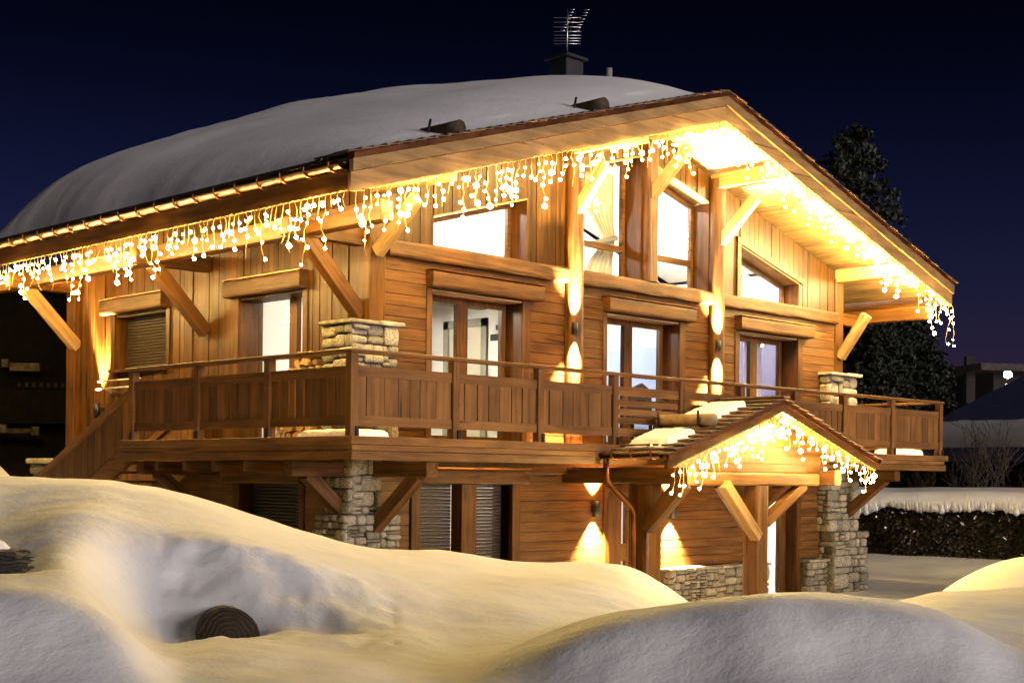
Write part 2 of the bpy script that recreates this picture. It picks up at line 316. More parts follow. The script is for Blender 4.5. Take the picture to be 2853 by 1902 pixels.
ZG = np.stack([np.convolve(np.pad(ZG[:, k], 12, mode='edge'), kern, 'valid') for k in range(nd)], 1)
k2 = np.exp(-.5*(np.arange(-6, 7)/2.2)**2); k2 /= k2.sum()
ZG = np.stack([np.convolve(np.pad(ZG[i], 6, mode='edge'), k2, 'valid') for i in range(len(ss))], 0)
for si, s in enumerate(ss):
    z = ZG[si]
    for k in range(nd):
        p = CAM+FW*dd[k]+RT*(s*dd[k]); zz = z[k]
        amp = .05 if dd[k] < 17 else .03
        zz += amp*noise.fractal(Vector((p.x*.55, p.y*.55, 3.1)), 1.0, 2.0, 4)*(1 if dd[k] > 5 else .6)
        zz += .008*noise.noise(Vector((p.x*4, p.y*4, 0)))
        q = ((s+.196)*dd[k]/.20)**2+((dd[k]-8.70)/.20)**2          # melted hollow round the log end
        zz -= .12*math.exp(-q)
        q2 = ((s+.128)*dd[k]/.22)**2+((dd[k]-8.7)/.25)**2
        zz -= .06*math.exp(-q2)
        if 7.6 < dd[k] < 9.8 and -.25 < s < -.08: zz += .035*noise.fractal(Vector((p.x*3.2, p.y*3.2, 9)), 1.0, 2.0, 4)
        vv.append((p.x, p.y, zz))
for i in range(len(ss)-1):
    for k in range(nd-1):
        a = i*nd+k; ff.append((a, a+nd, a+nd+1, a+1))
put('snow_drifts', mesh('snow_drifts', vv, ff, 'snow', True), kind='structure', label='deep smooth snow drifts in front of the chalet')
g = mesh('ground', [(-700, -700, -3.0), (900, -700, -3.0), (900, 900, -3.0), (-700, 900, -3.0)], [(0, 1, 2, 3)], 'snow')
put('ground', g, kind='structure')

# ------------------------------------------------------------------ the chalet
RX = 7.08                                   # ridge
WX0, WX1, WY0, WY1 = 1.44, 12.74, 1.45, 9.05
GZ = -2.75
def roof_z(x): return 5.36-.298*abs(x-RX)   # top of the roof covering
SOF = .36                                   # soffit below the covering
chalet = thing('chalet', (7.08, 5.2, -2.7), 'large timber chalet with lit gable, balcony all round and snow on its roof', 'house')

class Hole:
    def __init__(s, u0, u1, b, t): s.u0, s.u1, s.b, s.t = u0, u1, b, (t if callable(t) else (lambda u, t=t: t))
def strips(u0, u1, zb, ztop, holes, cuts=()):
    """split a wall into upright polygons round its openings"""
    us = sorted({u0, u1, *[h.u0 for h in holes], *[h.u1 for h in holes], *cuts}); us = [u for u in us if u0-1e-6 <= u <= u1+1e-6]
    out = []
    for a, b in zip(us[:-1], us[1:]):
        if b-a < .004: continue
        hs = sorted([h for h in holes if h.u0 <= a+1e-6 and h.u1 >= b-1e-6], key=lambda h: h.b)
        lo = (zb, zb)
        for h in hs:
            if h.b-lo[0] > .01: out.append([(a, lo[0]), (b, lo[1]), (b, h.b), (a, h.b)])
            lo = (h.t(a), h.t(b))
        ta, tb = ztop(a), ztop(b)
        if max(ta-lo[0], tb-lo[1]) > .01: out.append([(a, lo[0]), (b, lo[1]), (b, max(tb, lo[1]+.001)), (a, max(ta, lo[0]+.001))])
    return out
def joined(name, polys, d0, d1, plane, m, parent):
    v, f = [], []
    for p in polys:
        me = prismmesh(p, d0, d1, plane, m); o = len(v)
        v += [tuple(x.co) for x in me.vertices]; f += [tuple(i+o for i in q.vertices) for q in me.polygons]; bpy.data.meshes.remove(me)
    return put(name, mesh(name, v, f, m), parent)
w1t = lambda x: 3.04+.275*(x-2.53)
w2t = lambda x: 4.17+.275*(x-5.40)
w3t = lambda x: 4.50-.275*(x-7.23)
w4t = lambda x: 3.52-.26*(x-9.52)
UP = [Hole(2.50, 4.24, 0, 2.05), Hole(6.08, 7.86, 0, 2.05), Hole(9.50, 11.27, 0, 2.05)]
GAB = [Hole(2.53, 4.33, 2.62, w1t), Hole(5.40, 6.88, 2.62, w2t), Hole(7.23, 8.64, 2.62, w3t), Hole(9.52, 11.32, 2.62, w4t)]
GRD = [Hole(2.32, 4.06, GZ, -.57), Hole(6.15, 7.02, GZ, -.68), Hole(10.30, 11.30, GZ, -.68)]
SU = [Hole(2.85, 4.36, 0, 2.05), Hole(6.30, 7.82, 1.2, 2.05)]
SG = [Hole(2.90, 4.32, GZ, -.58)]
ztop = lambda x: roof_z(x)-SOF
# light-tight masonry behind the boards
joined('wall_core', strips(WX0+.04, WX1-.04, GZ, ztop, GRD+UP+GAB), WY0+.04, WY0+.38, 'xz', 'core', chalet)
joined('wall_core', strips(WY0+.39, WY1, GZ, lambda y: roof_z(WX0)-SOF, SG+SU), WX0+.04, WX0+.38, 'yz', 'core', chalet)
joined('wall_core', [[(WY0+.39, GZ), (WY1, GZ), (WY1, 3.3), (WY0+.39, 3.3)]], WX1-.38, WX1-.04, 'yz', 'plank2', chalet)
joined('wall_core', [[(WX0, GZ), (WX1, GZ), (WX1, roof_z(WX1)-SOF), (RX, roof_z(RX)-SOF), (WX0, roof_z(WX0)-SOF)]], WY1+.01, WY1+.06, 'xz', 'plank2', chalet)
fw_ = put('front_wall', boxmesh(WX1-WX0-.1, .02, .02, 'plank0'), chalet, Matrix.Translation((7.09, WY0+.045, -.2)))
def rows(z0, z1, h):
    out = []; z = z0
    while z < z1-.02:
        hh = h*random.uniform(.9, 1.1); out.append((z, min(z+hh, z1))); z += hh
        if z1-z < .06: out[-1] = (out[-1][0], z1); break
    return out
def planks(parent, u0, u1, z0, z1, h, holes, plane, d_out, d_in, m):
    for a, b in rows(z0, z1, h):
        segs = [(u0, u1)]
        for ho in holes:
            if ho.b < b-.01 and ho.t(0) > a+.01:
                segs = [q for s in segs for q in ((s[0], min(s[1], ho.u0)), (max(s[0], ho.u1), s[1])) if q[1]-q[0] > .03]
        for s in segs:
            cut = [s[0]]
            while s[1]-cut[-1] > 3.4: cut.append(cut[-1]+random.uniform(1.3, 2.6))
            cut.append(s[1])
            for c0, c1 in zip(cut[:-1], cut[1:]):
                pr = random.uniform(0, .010)
                if plane == 'xz': box('plank', c0+.002, c1-.002, d_out-pr, d_in, a+.004, b-.004, m+'0', parent)
                else: box('plank', d_out-pr, d_in, c0+.002, c1-.002, a+.004, b-.004, m+'1', parent)
planks(fw_, WX0+.24, WX1-.24, .0, 2.42, .155, UP, 'xz', WY0, WY0+.035, 'plank')
planks(fw_, WX0+.02, 7.04, GZ, -.10, .15, [Hole(2.14, 4.24, GZ, -.4), Hole(6.03, 7.12, GZ, -.6)], 'xz', WY0, WY0+.035, 'plank')
planks(fw_, 7.12, 10.22, -1.87, -.10, .15, [], 'xz', WY0, WY0+.035, 'plank')
planks(fw_, 11.38, 12.30, -1.87, -.10, .15, [], 'xz', WY0, WY0+.035, 'plank')
box('plank', 10.22, 11.38, WY0, WY0+.035, -.66, -.10, 'plank0', fw_)
# upright boards in the gable
u = WX0+.02
while u < WX1-.03:
    w = random.uniform(.11, .17); e = min(u+w, WX1-.02)
    for p in strips(u, e, 2.60, lambda x: ztop(x)-.012, GAB, (RX,)):
        if p[1][0]-p[0][0] > .01: prism('board', [(p[0][0]+.002, p[0][1]), (p[1][0]-.002, p[1][1]), (p[2][0]-.002, p[2][1]), (p[3][0]+.002, p[3][1])], WY0+random.uniform(-.008, .012), WY0+.036, 'xz', 'gable2', fw_)
    u = e
sw_ = put('side_wall', boxmesh(.02, WY1-WY0-1.0, .02, 'honey1'), chalet, Matrix.Translation((WX0+.045, 5.2, -.2)))
u = WY0+.26
while u < WY1-.02:
    w = random.uniform(.10, .19); e = min(u+w, WY1)
    for p in strips(u, e, -.15, lambda y: roof_z(WX0)-SOF-.01, SU):
        if p[1][0]-p[0][0] > .01: prism('board', [(p[0][0]+.003, p[0][1]), (p[1][0]-.003, p[1][1]), (p[2][0]-.003, p[2][1]), (p[3][0]+.003, p[3][1])], WX0+random.uniform(-.012, .012), WX0+.036, 'yz', 'honey2', sw_)
    u = e
planks(sw_, 1.9, WY1, GZ, -.17, .2, SG, 'yz', WX0, WX0+.035, 'plank')
# posts and the long beam
cp = beam('corner_post', (WX0+.10, WY0+.10, -.2), (WX0+.10, WY0+.10, 3.25), .27, .27, 'honey', chalet, up=(0, 1, 0), bev=.012)
beam('corner_post', (WX1-.12, WY0+.10, -.2), (WX1-.12, WY0+.10, 3.25), .27, .27, 'honey', chalet, up=(0, 1, 0), bev=.012)
beam('corner_post', (WX0+.0, WY1+.06, GZ), (WX0+.0, WY1+.06, 3.2), .26, .24, 'honey', chalet, up=(1, 0, 0), bev=.012)
hewn('long_beam', (WX0+.24, WY0-.03, 2.51), (5.12, WY0-.03, 2.51), .16, .22, 'beam', chalet)
hewn('long_beam', (5.40, WY0-.03, 2.51), (8.62, WY0-.03, 2.51), .16, .22, 'beam', chalet)
hewn('long_beam', (8.90, WY0-.03, 2.51), (WX1-.26, WY0-.03, 2.51), .16, .22, 'beam', chalet)
for x in (5.26, 8.76):
    hewn('round_post', (x, WY0-.08, -.02), (x, WY0-.08, ztop(x)-.02), .27, .27, 'beam', chalet, up=(0, 1, 0), rnd=1.0, jit=.016)
hewn('centre_post', (7.055, WY0-.02, 2.62), (7.055, WY0-.02, ztop(7.05)-.05), .25, .20, 'beam', chalet, up=(0, 1, 0))

# ------------------------------------------------------------------ roof
roof = put('roof', None, chalet, Matrix.Translation((RX, 5, 5.0)))
RY0, RY1 = -.02, 10.3
XL, XR = -.05, 14.2
for sx, name in ((-1, 'l'), (1, 'r')):
    xe = XL if sx < 0 else XR
    prism('roof_deck', [(RX, roof_z(RX)-.06), (xe, roof_z(xe)-.06), (xe, roof_z(xe)-.20), (RX, roof_z(RX)-.20)], RY0+.10, RY1, 'xz', 'darktile', roof)
    # soffit boards run along the ridge direction
    a, b = (XL+.06, RX) if sx < 0 else (RX, XR-.06)
    n_ = 40; ws = (b-a)/n_
    for k in range(n_):
        x0, x1 = a+k*ws, a+(k+1)*ws
        prism('soffit_board', [(x0+.003, roof_z(x0)-.225), (x1-.003, roof_z(x1)-.225), (x1-.003, roof_z(x1)-.25), (x0+.003, roof_z(x0)-.25)], RY0+.09, WY0+.36 if 1.5 < x0 < 12.6 else RY1, 'xz', 'soffit1', roof)
    # bargeboards: proud upper board, set-back lower board, copper strip, verge shingles
    for nm, t0, t1, y0, y1, m in (('upper_bargeboard', .085, .225, -.045, .03, 'fascia0'), ('lower_bargeboard', .235, .45, .0, .06, 'fascia0'), ('copper_verge', .018, .082, -.06, .06, 'copper')):
        prism(nm, [(RX, roof_z(RX)-t0), (xe, roof_z(xe)-t0), (xe, roof_z(xe)-t1), (RX, roof_z(RX)-t1)], y0, y1, 'xz', m, roof)
    x = RX+sx*.12; L = abs(xe-RX)
    for k in range(38):
        x0 = RX+sx*(L+.03)*k/38; x1 = RX+sx*(L+.03)*(k+1.35)/38
        prism('verge_shingle', [(x0, roof_z(x0)-.004-.0), (x1, roof_z(x1)+.028), (x1, roof_z(x1)+.004), (x0, roof_z(x0)-.016)], -.075+random.uniform(-.015, .02), .20, 'xz', 'tile', roof)
    # field shingles near the verge, row by row
    for k in range(38):
        for j in range(2):
            x0 = RX+sx*(L+.02)*k/38; x1 = RX+sx*(L+.02)*(k+1.3)/38; yy = .205+j*.19+random.uniform(-.01, .01)
            prism('shingle', [(x0, roof_z(x0)-.012), (x1, roof_z(x1)+.022), (x1, roof_z(x1)+.0), (x0, roof_z(x0)-.024)], yy, yy+.185, 'xz', 'darktile', roof)
prism('roof_covering', [(RX, 5.345), (XL-.02, roof_z(XL)-.012), (XL-.02, roof_z(XL)-.055), (RX, 5.30)], .56, RY1+.05, 'xz', 'darktile', roof)
prism('roof_covering', [(RX+.001, 5.345), (XR+.02, roof_z(XR)-.012), (XR+.02, roof_z(XR)-.055), (RX+.001, 5.30)], .56, RY1+.05, 'xz', 'darktile', roof)
# eave fascia
box('eave_fascia', XL-.01, XL+.05, .065, RY1, roof_z(XL)-.43, roof_z(XL)-.20, 'honey1', roof)
box('eave_fascia', XR-.05, XR+.01, .065, RY1, roof_z(XR)-.43, roof_z(XR)-.20, 'honey1', roof)
# purlins with end braces
for x, w, h in ((1.55, .24, .24), (5.26, .22, .24), (7.06, .24, .26), (8.78, .22, .24), (12.62, .24, .24)):
    zc = roof_z(x)-.262-h/2-(.03 if x != 7.06 else .0)
    beam('purlin', (x, .07, zc), (x, WY0+.0, zc), w, h, 'soffit', roof, bev=.01)
for x, y0, z0, y1, z1 in ((1.5, 1.38, 2.42, .62, 3.02), (5.26, 1.36, 3.42, .78, 4.10), (7.06, 1.40, 3.96, .66, 4.62), (8.78, 1.36, 3.40, .62, 4.10), (12.62, 1.40, 1.80, .85, 2.55)):
    beam('brace', (x, y0, z0), (x, y1, z1), .13, .17, 'fascia', roof, up=(0, 1, 1), bev=.008)
# eave purlin on brackets along the side
beam('eave_purlin', (.56, .08, 2.66), (.56, RY1-.1, 2.66), .20, .24, 'honey', roof, bev=.01)
for y in (1.62, 5.2, 9.05):
    beam('eave_strut', (WX0, y, 2.62), (.20, y, 2.62), .18, .22, 'honey', roof, bev=.008)
    beam('brace', (WX0-.02, y, 1.62), (.52, y, 2.53), .16, .19, 'honey' if y < 9 else 'fascia', roof, up=(-1, 0, 1), bev=.008)
beam('eave_purlin', (13.55, .08, 2.62), (13.55, RY1-.1, 2.62), .20, .24, 'honey', roof, bev=.01)
beam('tie_beam', (WX1, 1.62, 2.55), (13.75, 1.62, 2.55), .18, .22, 'honey', roof, bev=.008)
# copper gutter with hooks
def gutter(name, p0, p1, r, parent, hooks, hookname='gutter_hook'):
    a, b = Vector(p0), Vector(p1); t = (b-a).normalized(); side = t.cross(Vector((0, 0, 1))).normalized(); v, f = [], []
    for p in (a, b):
        for rr in (r, r-.006):
            for j in range(11):
                q = math.pi*j/10; v.append(p-side*math.cos(q)*rr-Vector((0, 0, 1))*math.sin(q)*rr)
    for j in range(10):
        f += [(j, j+1, 22+j+1, 22+j), (11+j, 33+j, 33+j+1, 11+j+1), (j, 11+j, 12+j, j+1), (22+j, 23+j, 34+j, 33+j)]
    f += [(0, 22, 33, 11), (10, 21, 43, 32)]
    # closed end
    v2 = len(v); v.append(a); f += [(v2, j, j+1) for j in range(10)]
    g_ = put(name, mesh(name, [x-a for x in v], f, 'gutter', True), parent, Matrix.Translation(a))
    for k in range(hooks):
        c = a+(b-a)*((k+.35)/hooks); pts = [c-side*math.cos(math.pi*j/10)*(r+.010)-Vector((0, 0, 1))*math.sin(math.pi*j/10)*(r+.010) for j in range(11)]
        pts = [pts[0]+Vector((0, 0, .05))]+pts+[pts[-1]+Vector((0, 0, .02))]
        put(hookname, tubemesh([[p-c for p in pts]], .014, 'gutter', 5), g_, Matrix.Translation(c))
    return g_
gutter('gutter', (XL-.10, .02, 3.10), (XL-.10, RY1, 3.12), .078, roof, 22)
gutter('gutter', (XR+.09, .06, 3.08), (XR+.09, RY1, 3.10), .075, roof, 10)
# snow guards: logs held by steel hooks
for (xa, ya), (xb, yb) in (((2.0, .38), (2.0, 2.2)), ((4.72, .34), (4.72, 2.3))):
    z = roof_z(xa)+.10
    g_ = hewn('snow_guard_log', (xa, ya, z), (xb, yb, z), .20, .20, 'darklog', roof, rnd=1.0, jit=.006)
    for y in (ya+.45, yb-.4):
        tube('log_hook', [(xa-.14, y, z-.12), (xa-.13, y, z+.04), (xa-.10, y, z+.16)], .018, 'metal', g_, 5)
# chimney
ch = box('chimney', 7.58, 8.02, 3.70, 4.14, 4.8, 6.74, 'black', roof, .02)
box('chimney_cap', 7.52, 8.08, 3.64, 4.20, 6.74, 6.80, 'black', ch, .015)
tube('flue_pipe', [(8.05, 3.15, 5.0), (8.05, 3.15, 6.52)], .055, 'zinc', roof)

# ------------------------------------------------------------------ lintels, doors, windows
def lintel_x(x0, x1, z0, z1, flash=True):
    l = hewn('lintel', (x0, WY0-.075, (z0+z1)/2), (x1, WY0-.075, (z0+z1)/2), .16, z1-z0, 'beam', chalet, jit=.005)
    if flash: box('copper_flashing', x0-.01, x1+.01, WY0-.17, WY0-.002, z1+.004, z1+.018, 'copper', l)
    return l
def jamb_x(x0, x1, z0, z1, m='beam2'):
    box('door_jamb', x0, x1, WY0-.025, WY0+.05, z0, z1, m, chalet, .006)
def reveal_x(h, z0, d=.33, parent=None):
    """timber lining of an opening in the front wall"""
    y0, y1 = WY0+.001, WY0+d
    za, zb = h.t(h.u0), h.t(h.u1)
    box('reveal', h.u0-.02, h.u0+.005, y0, y1, z0, za, 'honey2', chalet); box('reveal', h.u1-.005, h.u1+.02, y0, y1, z0, zb, 'honey2', chalet)
    prism('reveal', [(h.u0, za), (h.u1, zb), (h.u1, zb-.025), (h.u0, za-.025)], y0, y1, 'xz', 'soffit0', chalet)
def glazing(name, poly, y, fw, m, parent, bars=(), pane_m='glass', mull=(), plane='xz', flip=1):
    """frame from a polygon (u,z), with panes between; bars = cross rails z, mull = uprights u"""
    n = len(poly); cu = sum(p[0] for p in poly)/n; cz = sum(p[1] for p in poly)/n
    # inset polygon
    inn = []
    for i in range(n):
        p, q, r_ = Vector(poly[i-1]), Vector(poly[i]), Vector(poly[(i+1) % n])
        e1 = (q-p).normalized(); e2 = (r_-q).normalized(); n1 = Vector((-e1.y, e1.x)); n2 = Vector((-e2.y, e2.x))
        k = (n1+n2); k = k/max(.2, k.dot(n1)); inn.append(q+k*fw)
    v, f = [], []
    dep = .07
    fn = (lambda a, z, d: (a, d, z)) if plane == 'xz' else (lambda a, z, d: (d, a, z))
    for d in (y, y+dep*flip):
        v += [fn(a, z, d) for a, z in poly]+[fn(a, z, d) for a, z in inn]
    for i in range(n):
        j = (i+1) % n
        f += [(i, j, n+j, n+i), (2*n+i, 3*n+i, 3*n+j, 2*n+j), (n+i, n+j, 3*n+j, 3*n+i), (i, 2*n+i, 2*n+j, j)]
    me = mesh(name, v, f, m); bm = bmesh.new(); bm.from_mesh(me); bmesh.ops.recalc_face_normals(bm, faces=bm.faces); bm.to_mesh(me); bm.free()
    fr = put(name, me, parent)
    d0, d1 = sorted((y-.004*flip, y+(dep+.004)*flip))
    umin = min(p[0] for p in inn); umax = max(p[0] for p in inn); zmin = min(p[1] for p in inn)
    for z in bars: prism('glazing_bar', [(umin-.01, z-.045), (umax+.01, z-.045), (umax+.01, z+.045), (umin-.01, z+.045)], d0, d1, plane, m, fr)
    zt = max(p[1] for p in inn)
    for a, hw in mull: prism('mullion', [(a-hw, zmin-.01), (a+hw, zmin-.01), (a+hw, zt), (a-hw, zt)], d0, d1, plane, m, fr)
    us = [umin]+[q for a, hw in mull for q in (a-hw, a+hw)]+[umax]
    dm = y+dep*.5*flip
    if not mull:
        zz = [None]+list(bars)+[None]
        prism('pane', [(a, z) for a, z in inn], dm-.004, dm+.004, plane, pane_m, fr)
    else:
        for a, b in zip(us[0::2], us[1::2]): prism('pane', [(a, zmin), (b, zmin), (b, zt), (a, zt)], dm-.004, dm+.004, plane, pane_m, fr)
    return fr
GY = 1.765
for h, lx0, lx1 in ((UP[0], 2.40, 4.55), (UP[1], 5.99, 8.13), (UP[2], 9.38, 11.61)):
    lintel_x(lx0, lx1, 2.065, 2.285)
    jamb_x(lx0+.0, h.u0-.0, 0, 2.062); jamb_x(h.u1+.0, h.u1+.16, 0, 2.062); 
    reveal_x(h, 0)
    mid = h.u0+(h.u1-h.u0)*.50
    glazing('balcony_door', [(h.u0+.01, .02), (h.u1-.01, .02), (h.u1-.01, 2.03), (h.u0+.01, 2.03)], GY, .085, 'plank2', chalet, mull=((mid, .10),))
    tube('lintel_light_line', [(h.u0+.03, WY0+.10, 2.03), (h.u1-.03, WY0+.10, 2.03)], .018, 'zinc', chalet, 6)  # pale tube stands in for the LED-lit line under the lintel
for h, bar in ((GAB[0], ()), (GAB[1], (3.13,)), (GAB[2], (3.11,)), (GAB[3], ())):
    reveal_x(h, 2.62)
    box('window_sill', h.u0-.02, h.u1+.02, WY0-.05, WY0+.34, 2.60, 2.632, 'honey0', chalet)
    glazing('gable_window', [(h.u0+.01, 2.635), (h.u1-.01, 2.635), (h.u1-.01, h.t(h.u1)-.03), (h.u0+.01, h.t(h.u0)-.03)], GY, .07, 'plank0', chalet, bars=bar)
for a, b, fn in ((9.44, 9.52, w4t), ):
    prism('window_casing', [(9.42, fn(9.42)+.10), (11.42, fn(11.42)+.10), (11.42, fn(11.42)), (9.42, fn(9.42))], WY0-.03, WY0+.03, 'xz', 'honey0', chalet)
    box('window_casing', 9.42, 9.52, WY0-.028, WY0+.03, 2.62, fn(9.5), 'honey2', chalet)
# side wall: glazed door and shuttered window
def lintel_y(y0, y1, z0, z1):
    l = hewn('lintel', (WX0-.075, y0, (z0+z1)/2), (WX0-.075, y1, (z0+z1)/2), .17, z1-z0, 'beam', chalet, jit=.005)
    box('copper_flashing', WX0-.17, WX0-.002, y0-.01, y1+.01, z1+.004, z1+.016, 'copper', l); return l
lintel_y(2.75, 4.58, 2.065, 2.30); lintel_y(6.24, 8.08, 2.075, 2.31)
for h, z0 in ((SU[0], 0), (SU[1], 1.2)):
    t = 2.05
    box('reveal', WX0+.001, WX0+.33, h.u0-.02, h.u0+.005, z0, t, 'honey2', chalet); box('reveal', WX0+.001, WX0+.33, h.u1-.005, h.u1+.02, z0, t, 'honey2', chalet)
    box('reveal', WX0+.001, WX0+.33, h.u0, h.u1, t-.02, t+.005, 'honey1', chalet)
    box('door_jamb', WX0-.03, WX0+.02, h.u0-.11, h.u0-.001, z0, 2.07, 'honey2', chalet, .005); box('door_jamb', WX0-.03, WX0+.02, h.u1+.001, h.u1+.12, z0, 2.07, 'honey2', chalet, .005)
glazing('balcony_door', [(2.86, .02), (4.35, .02), (4.35, 2.03), (2.86, 2.03)][::-1], WX0+.32, .10, 'plank2', chalet, mull=((3.52, .085),), plane='yz')
def shutter(name, plane, u0, u1, z0, z1, d, parent, ax, sm_='shutter'):
    s_ = put(name, boxmesh(.01, .01, .01, 'shutter'), parent, Matrix.Translation((d+.01, (u0+u1)/2, (z0+z1)/2) if plane == 'yz' else ((u0+u1)/2, d+.01, (z0+z1)/2)))
    z = z1
    while z > z0+.02:
        zb = z-.048; prof = [(0, z-.003), (-.014, (z+zb)/2+.004), (-.010, zb+.006), (.004, zb+.001), (.012, zb+.003), (.012, z-.003)]
        if plane == 'yz':
            v = [(d+a, u0, zz) for a, zz in prof]+[(d+a, u1, zz) for a, zz in prof]
        else:
            v = [(u0, d+a, zz) for a, zz in prof]+[(u1, d+a, zz) for a, zz in prof]
        k = len(prof); f = [(i, (i+1) % k, (i+1) % k+k, i+k) for i in range(k)]+[tuple(range(k)), tuple(range(k, 2*k))]
        c = Vector(v[0]); me = mesh('slat', [Vector(q)-c for q in v], f, sm_); bm = bmesh.new(); bm.from_mesh(me); bmesh.ops.recalc_face_normals(bm, faces=bm.faces); bm.to_mesh(me); bm.free()
        put('slat', me, s_, Matrix.Translation(c)); z = zb
    return s_
shutter('roller_shutter', 'yz', 6.32, 7.80, 1.2, 2.04, WX0+.20, chalet, 1)
box('window_sill', WX0-.10, WX0+.30, 6.24, 7.90, 1.15, 1.20, 'honey1', chalet)
tube('towel_rail', [(WX0-.10, 8.20, 1.02), (WX0-.10, 6.9, 1.02)], .014, 'zinc', chalet, 6)
tube('towel_rail', [(WX0-.10, 8.25, .90), (WX0-.10, 6.9, .90)], .014, 'zinc', chalet, 6)
# ground floor openings
l = hewn('lintel', (2.10, WY0-.06, -.46), (4.30, WY0-.06, -.46), .14, .19, 'beam', chalet, jit=.005)
box('copper_flashing', 2.2, 4.25, WY0-.22, WY0-.002, -.352, -.335, 'copper', l)
box('door_jamb', 2.16, 2.32, WY0-.03, WY0+.2, GZ, -.56, 'honey2', chalet, .006); box('door_jamb', 4.06, 4.22, WY0-.03, WY0+.2, GZ, -.56, 'honey2', chalet, .006)
box('door_post', 3.08, 3.36, WY0-.02, WY0+.2, GZ, -.56, 'honey2', chalet, .006)
shutter('roller_shutter', 'xz', 2.32, 3.08, GZ, -.57, WY0+.22, chalet, 0); shutter('roller_shutter', 'xz', 3.36, 4.06, GZ, -.57, WY0+.22, chalet, 0)
shutter('roller_shutter', 'yz', 2.92, 4.30, GZ, -.58, WX0+.22, chalet, 1, 'black')  # black slats put the darkness of this recess into the colour
l = hewn('lintel', (WX0-.07, 2.75, -.49), (WX0-.07, 4.58, -.49), .14, .19, 'beam', chalet, jit=.005)
box('door_jamb', WX0-.03, WX0+.2, 2.78, 2.9, GZ, -.58, 'honey2', chalet, .006); box('door_jamb', WX0-.03, WX0+.2, 4.32, 4.46, GZ, -.58, 'honey2', chalet, .006)
# entrance door with a tall slit of glass
box('door_jamb', 6.03, 6.15, WY0-.04, WY0+.2, GZ, -.56, 'honey2', chalet, .006); box('door_jamb', 7.02, 7.12, WY0-.04, WY0+.2, GZ, -.56, 'honey2', chalet, .006); box('door_jamb', 6.03, 7.12, WY0-.042, WY0+.2, -.68, -.56, 'honey0', chalet, .006)
ed = box('entrance_door', 6.15, 6.64, WY0+.14, WY0+.20, GZ, -.68, 'plank2', chalet); box('door_leaf', 6.75, 7.02, WY0+.14, WY0+.20, GZ, -.68, 'plank2', ed); box('door_rail', 6.64, 6.75, WY0+.14, WY0+.20, -1.75, -1.48, 'plank0', ed); box('door_rail', 6.64, 6.75, WY0+.14, WY0+.20, -.80, -.68, 'plank0', ed)
box('pane', 6.64, 6.75, WY0+.166, WY0+.174, GZ, -.70, 'glass', ed)
box('door_jamb', 10.20, 10.30, WY0-.03, WY0+.2, GZ, -.56, 'honey2', chalet, .006); box('door_jamb', 11.30, 11.40, WY0-.03, WY0+.2, GZ, -.56, 'honey2', chalet, .006); box('door_jamb', 10.30, 11.30, WY0-.032, WY0+.2, -.68, -.58, 'honey0', chalet, .006)
reveal_x(Hole(10.30, 11.30, GZ, -.68), GZ)
gd = glazing('glazed_door', [(10.62, GZ), (11.12, GZ), (11.12, -.70), (10.62, -.70)], GY-.1, .045, 'plank2', chalet)
box('door_leaf', 11.12, 11.30, GY-.10, GY-.03, GZ, -.70, 'plank2', gd); box('door_leaf', 10.31, 10.62, GY-.10, GY-.03, GZ, -.70, 'plank2', gd)

# ------------------------------------------------------------------ rooms behind the glass
IN0, INB = WY0+.385, 5.2
box('interior_floor', WX0+.39, WX1-.39, IN0, WY1-.05, -.20, -.01, 'cream', chalet)
box('interior_floor', WX0+.39, WX1-.39, IN0, WY1-.05, 2.36, 2.585, 'plaster', chalet)
box('interior_wall', WX0+.39, WX1-.39, INB, INB+.1, -.01, 2.36, 'plaster', chalet)
box('interior_wall', 5.25, 5.35, IN0, INB, -.01, 2.36, 'plaster', chalet); box('interior_wall', 8.70, 8.80, IN0, INB, -.01, 2.36, 'plaster', chalet)
prism('interior_wall', [(WX0+.39, 2.585), (WX1-.39, 2.585), (WX1-.39, roof_z(WX1)-.3), (RX, 5.0), (WX0+.39, roof_z(WX0)-.3)], INB, INB+.1, 'xz', 'plaster', chalet)
for sx in (-1, 1): prism('interior_ceiling', [(RX, 5.08), (RX+sx*5.25, 5.08-.298*5.25), (RX+sx*5.25, 5.05-.298*5.25), (RX, 5.05)], IN0, INB, 'xz', 'plaster', chalet)
box('interior_wall', 8.685, 8.698, IN0, INB-.01, -.01, 1.78, 'blue', chalet)
box('interior_wall', 12.30, 12.34, IN0, INB-.01, -.01, 2.355, 'lilac', chalet)
box('interior_wall', WX0+.39, WX1-.39, 3.4, 3.5, GZ, -.2, 'plaster', chalet)
box('interior_wall', 12.0, 12.06, IN0-.05, 3.39, GZ, -.2, 'plaster', chalet); box('interior_wall', 12.30, 12.34, IN0, INB-.01, 2.59, 3.42, 'plaster', chalet)
for x in (2.2, 3.7): box('ceiling_beam', x, x+.16, IN0, INB, 2.18, 2.36, 'plaster', chalet)
box('ceiling_beam', 1.85, 5.24, 3.2, 3.36, 2.16, 2.355, 'grey', chalet)
for a, b, z0, z1 in ((3.17, 3.29, -.01, 2.02), (4.05, 4.16, -.01, 2.02), (3.17, 4.16, 1.90, 2.03)): box('inner_door_frame', 5.20, 5.249, a, b, z0, z1, 'grey', chalet)
box('interior_door', 5.235, 5.249, 3.29, 4.05, -.01, 1.90, 'cream', chalet)
def room_lamp(x, y, z, p, c):
    t = thing('ceiling_lamp', (x, y, z), 'lit ceiling lamp', 'lamp'); rg = .10
    bm = bmesh.new(); bmesh.ops.create_icosphere(bm, subdivisions=2, radius=rg); put('lamp_globe', frombm('lamp_globe', bm, emit('room_globe', c, p*.8/(4*math.pi**2*rg*rg)), True), t, Matrix.Translation((x, y, z-.06)))
    tube('lamp_stem', [(x, y, z+.03), (x, y, z+.06)], .01, 'alu', t); return t
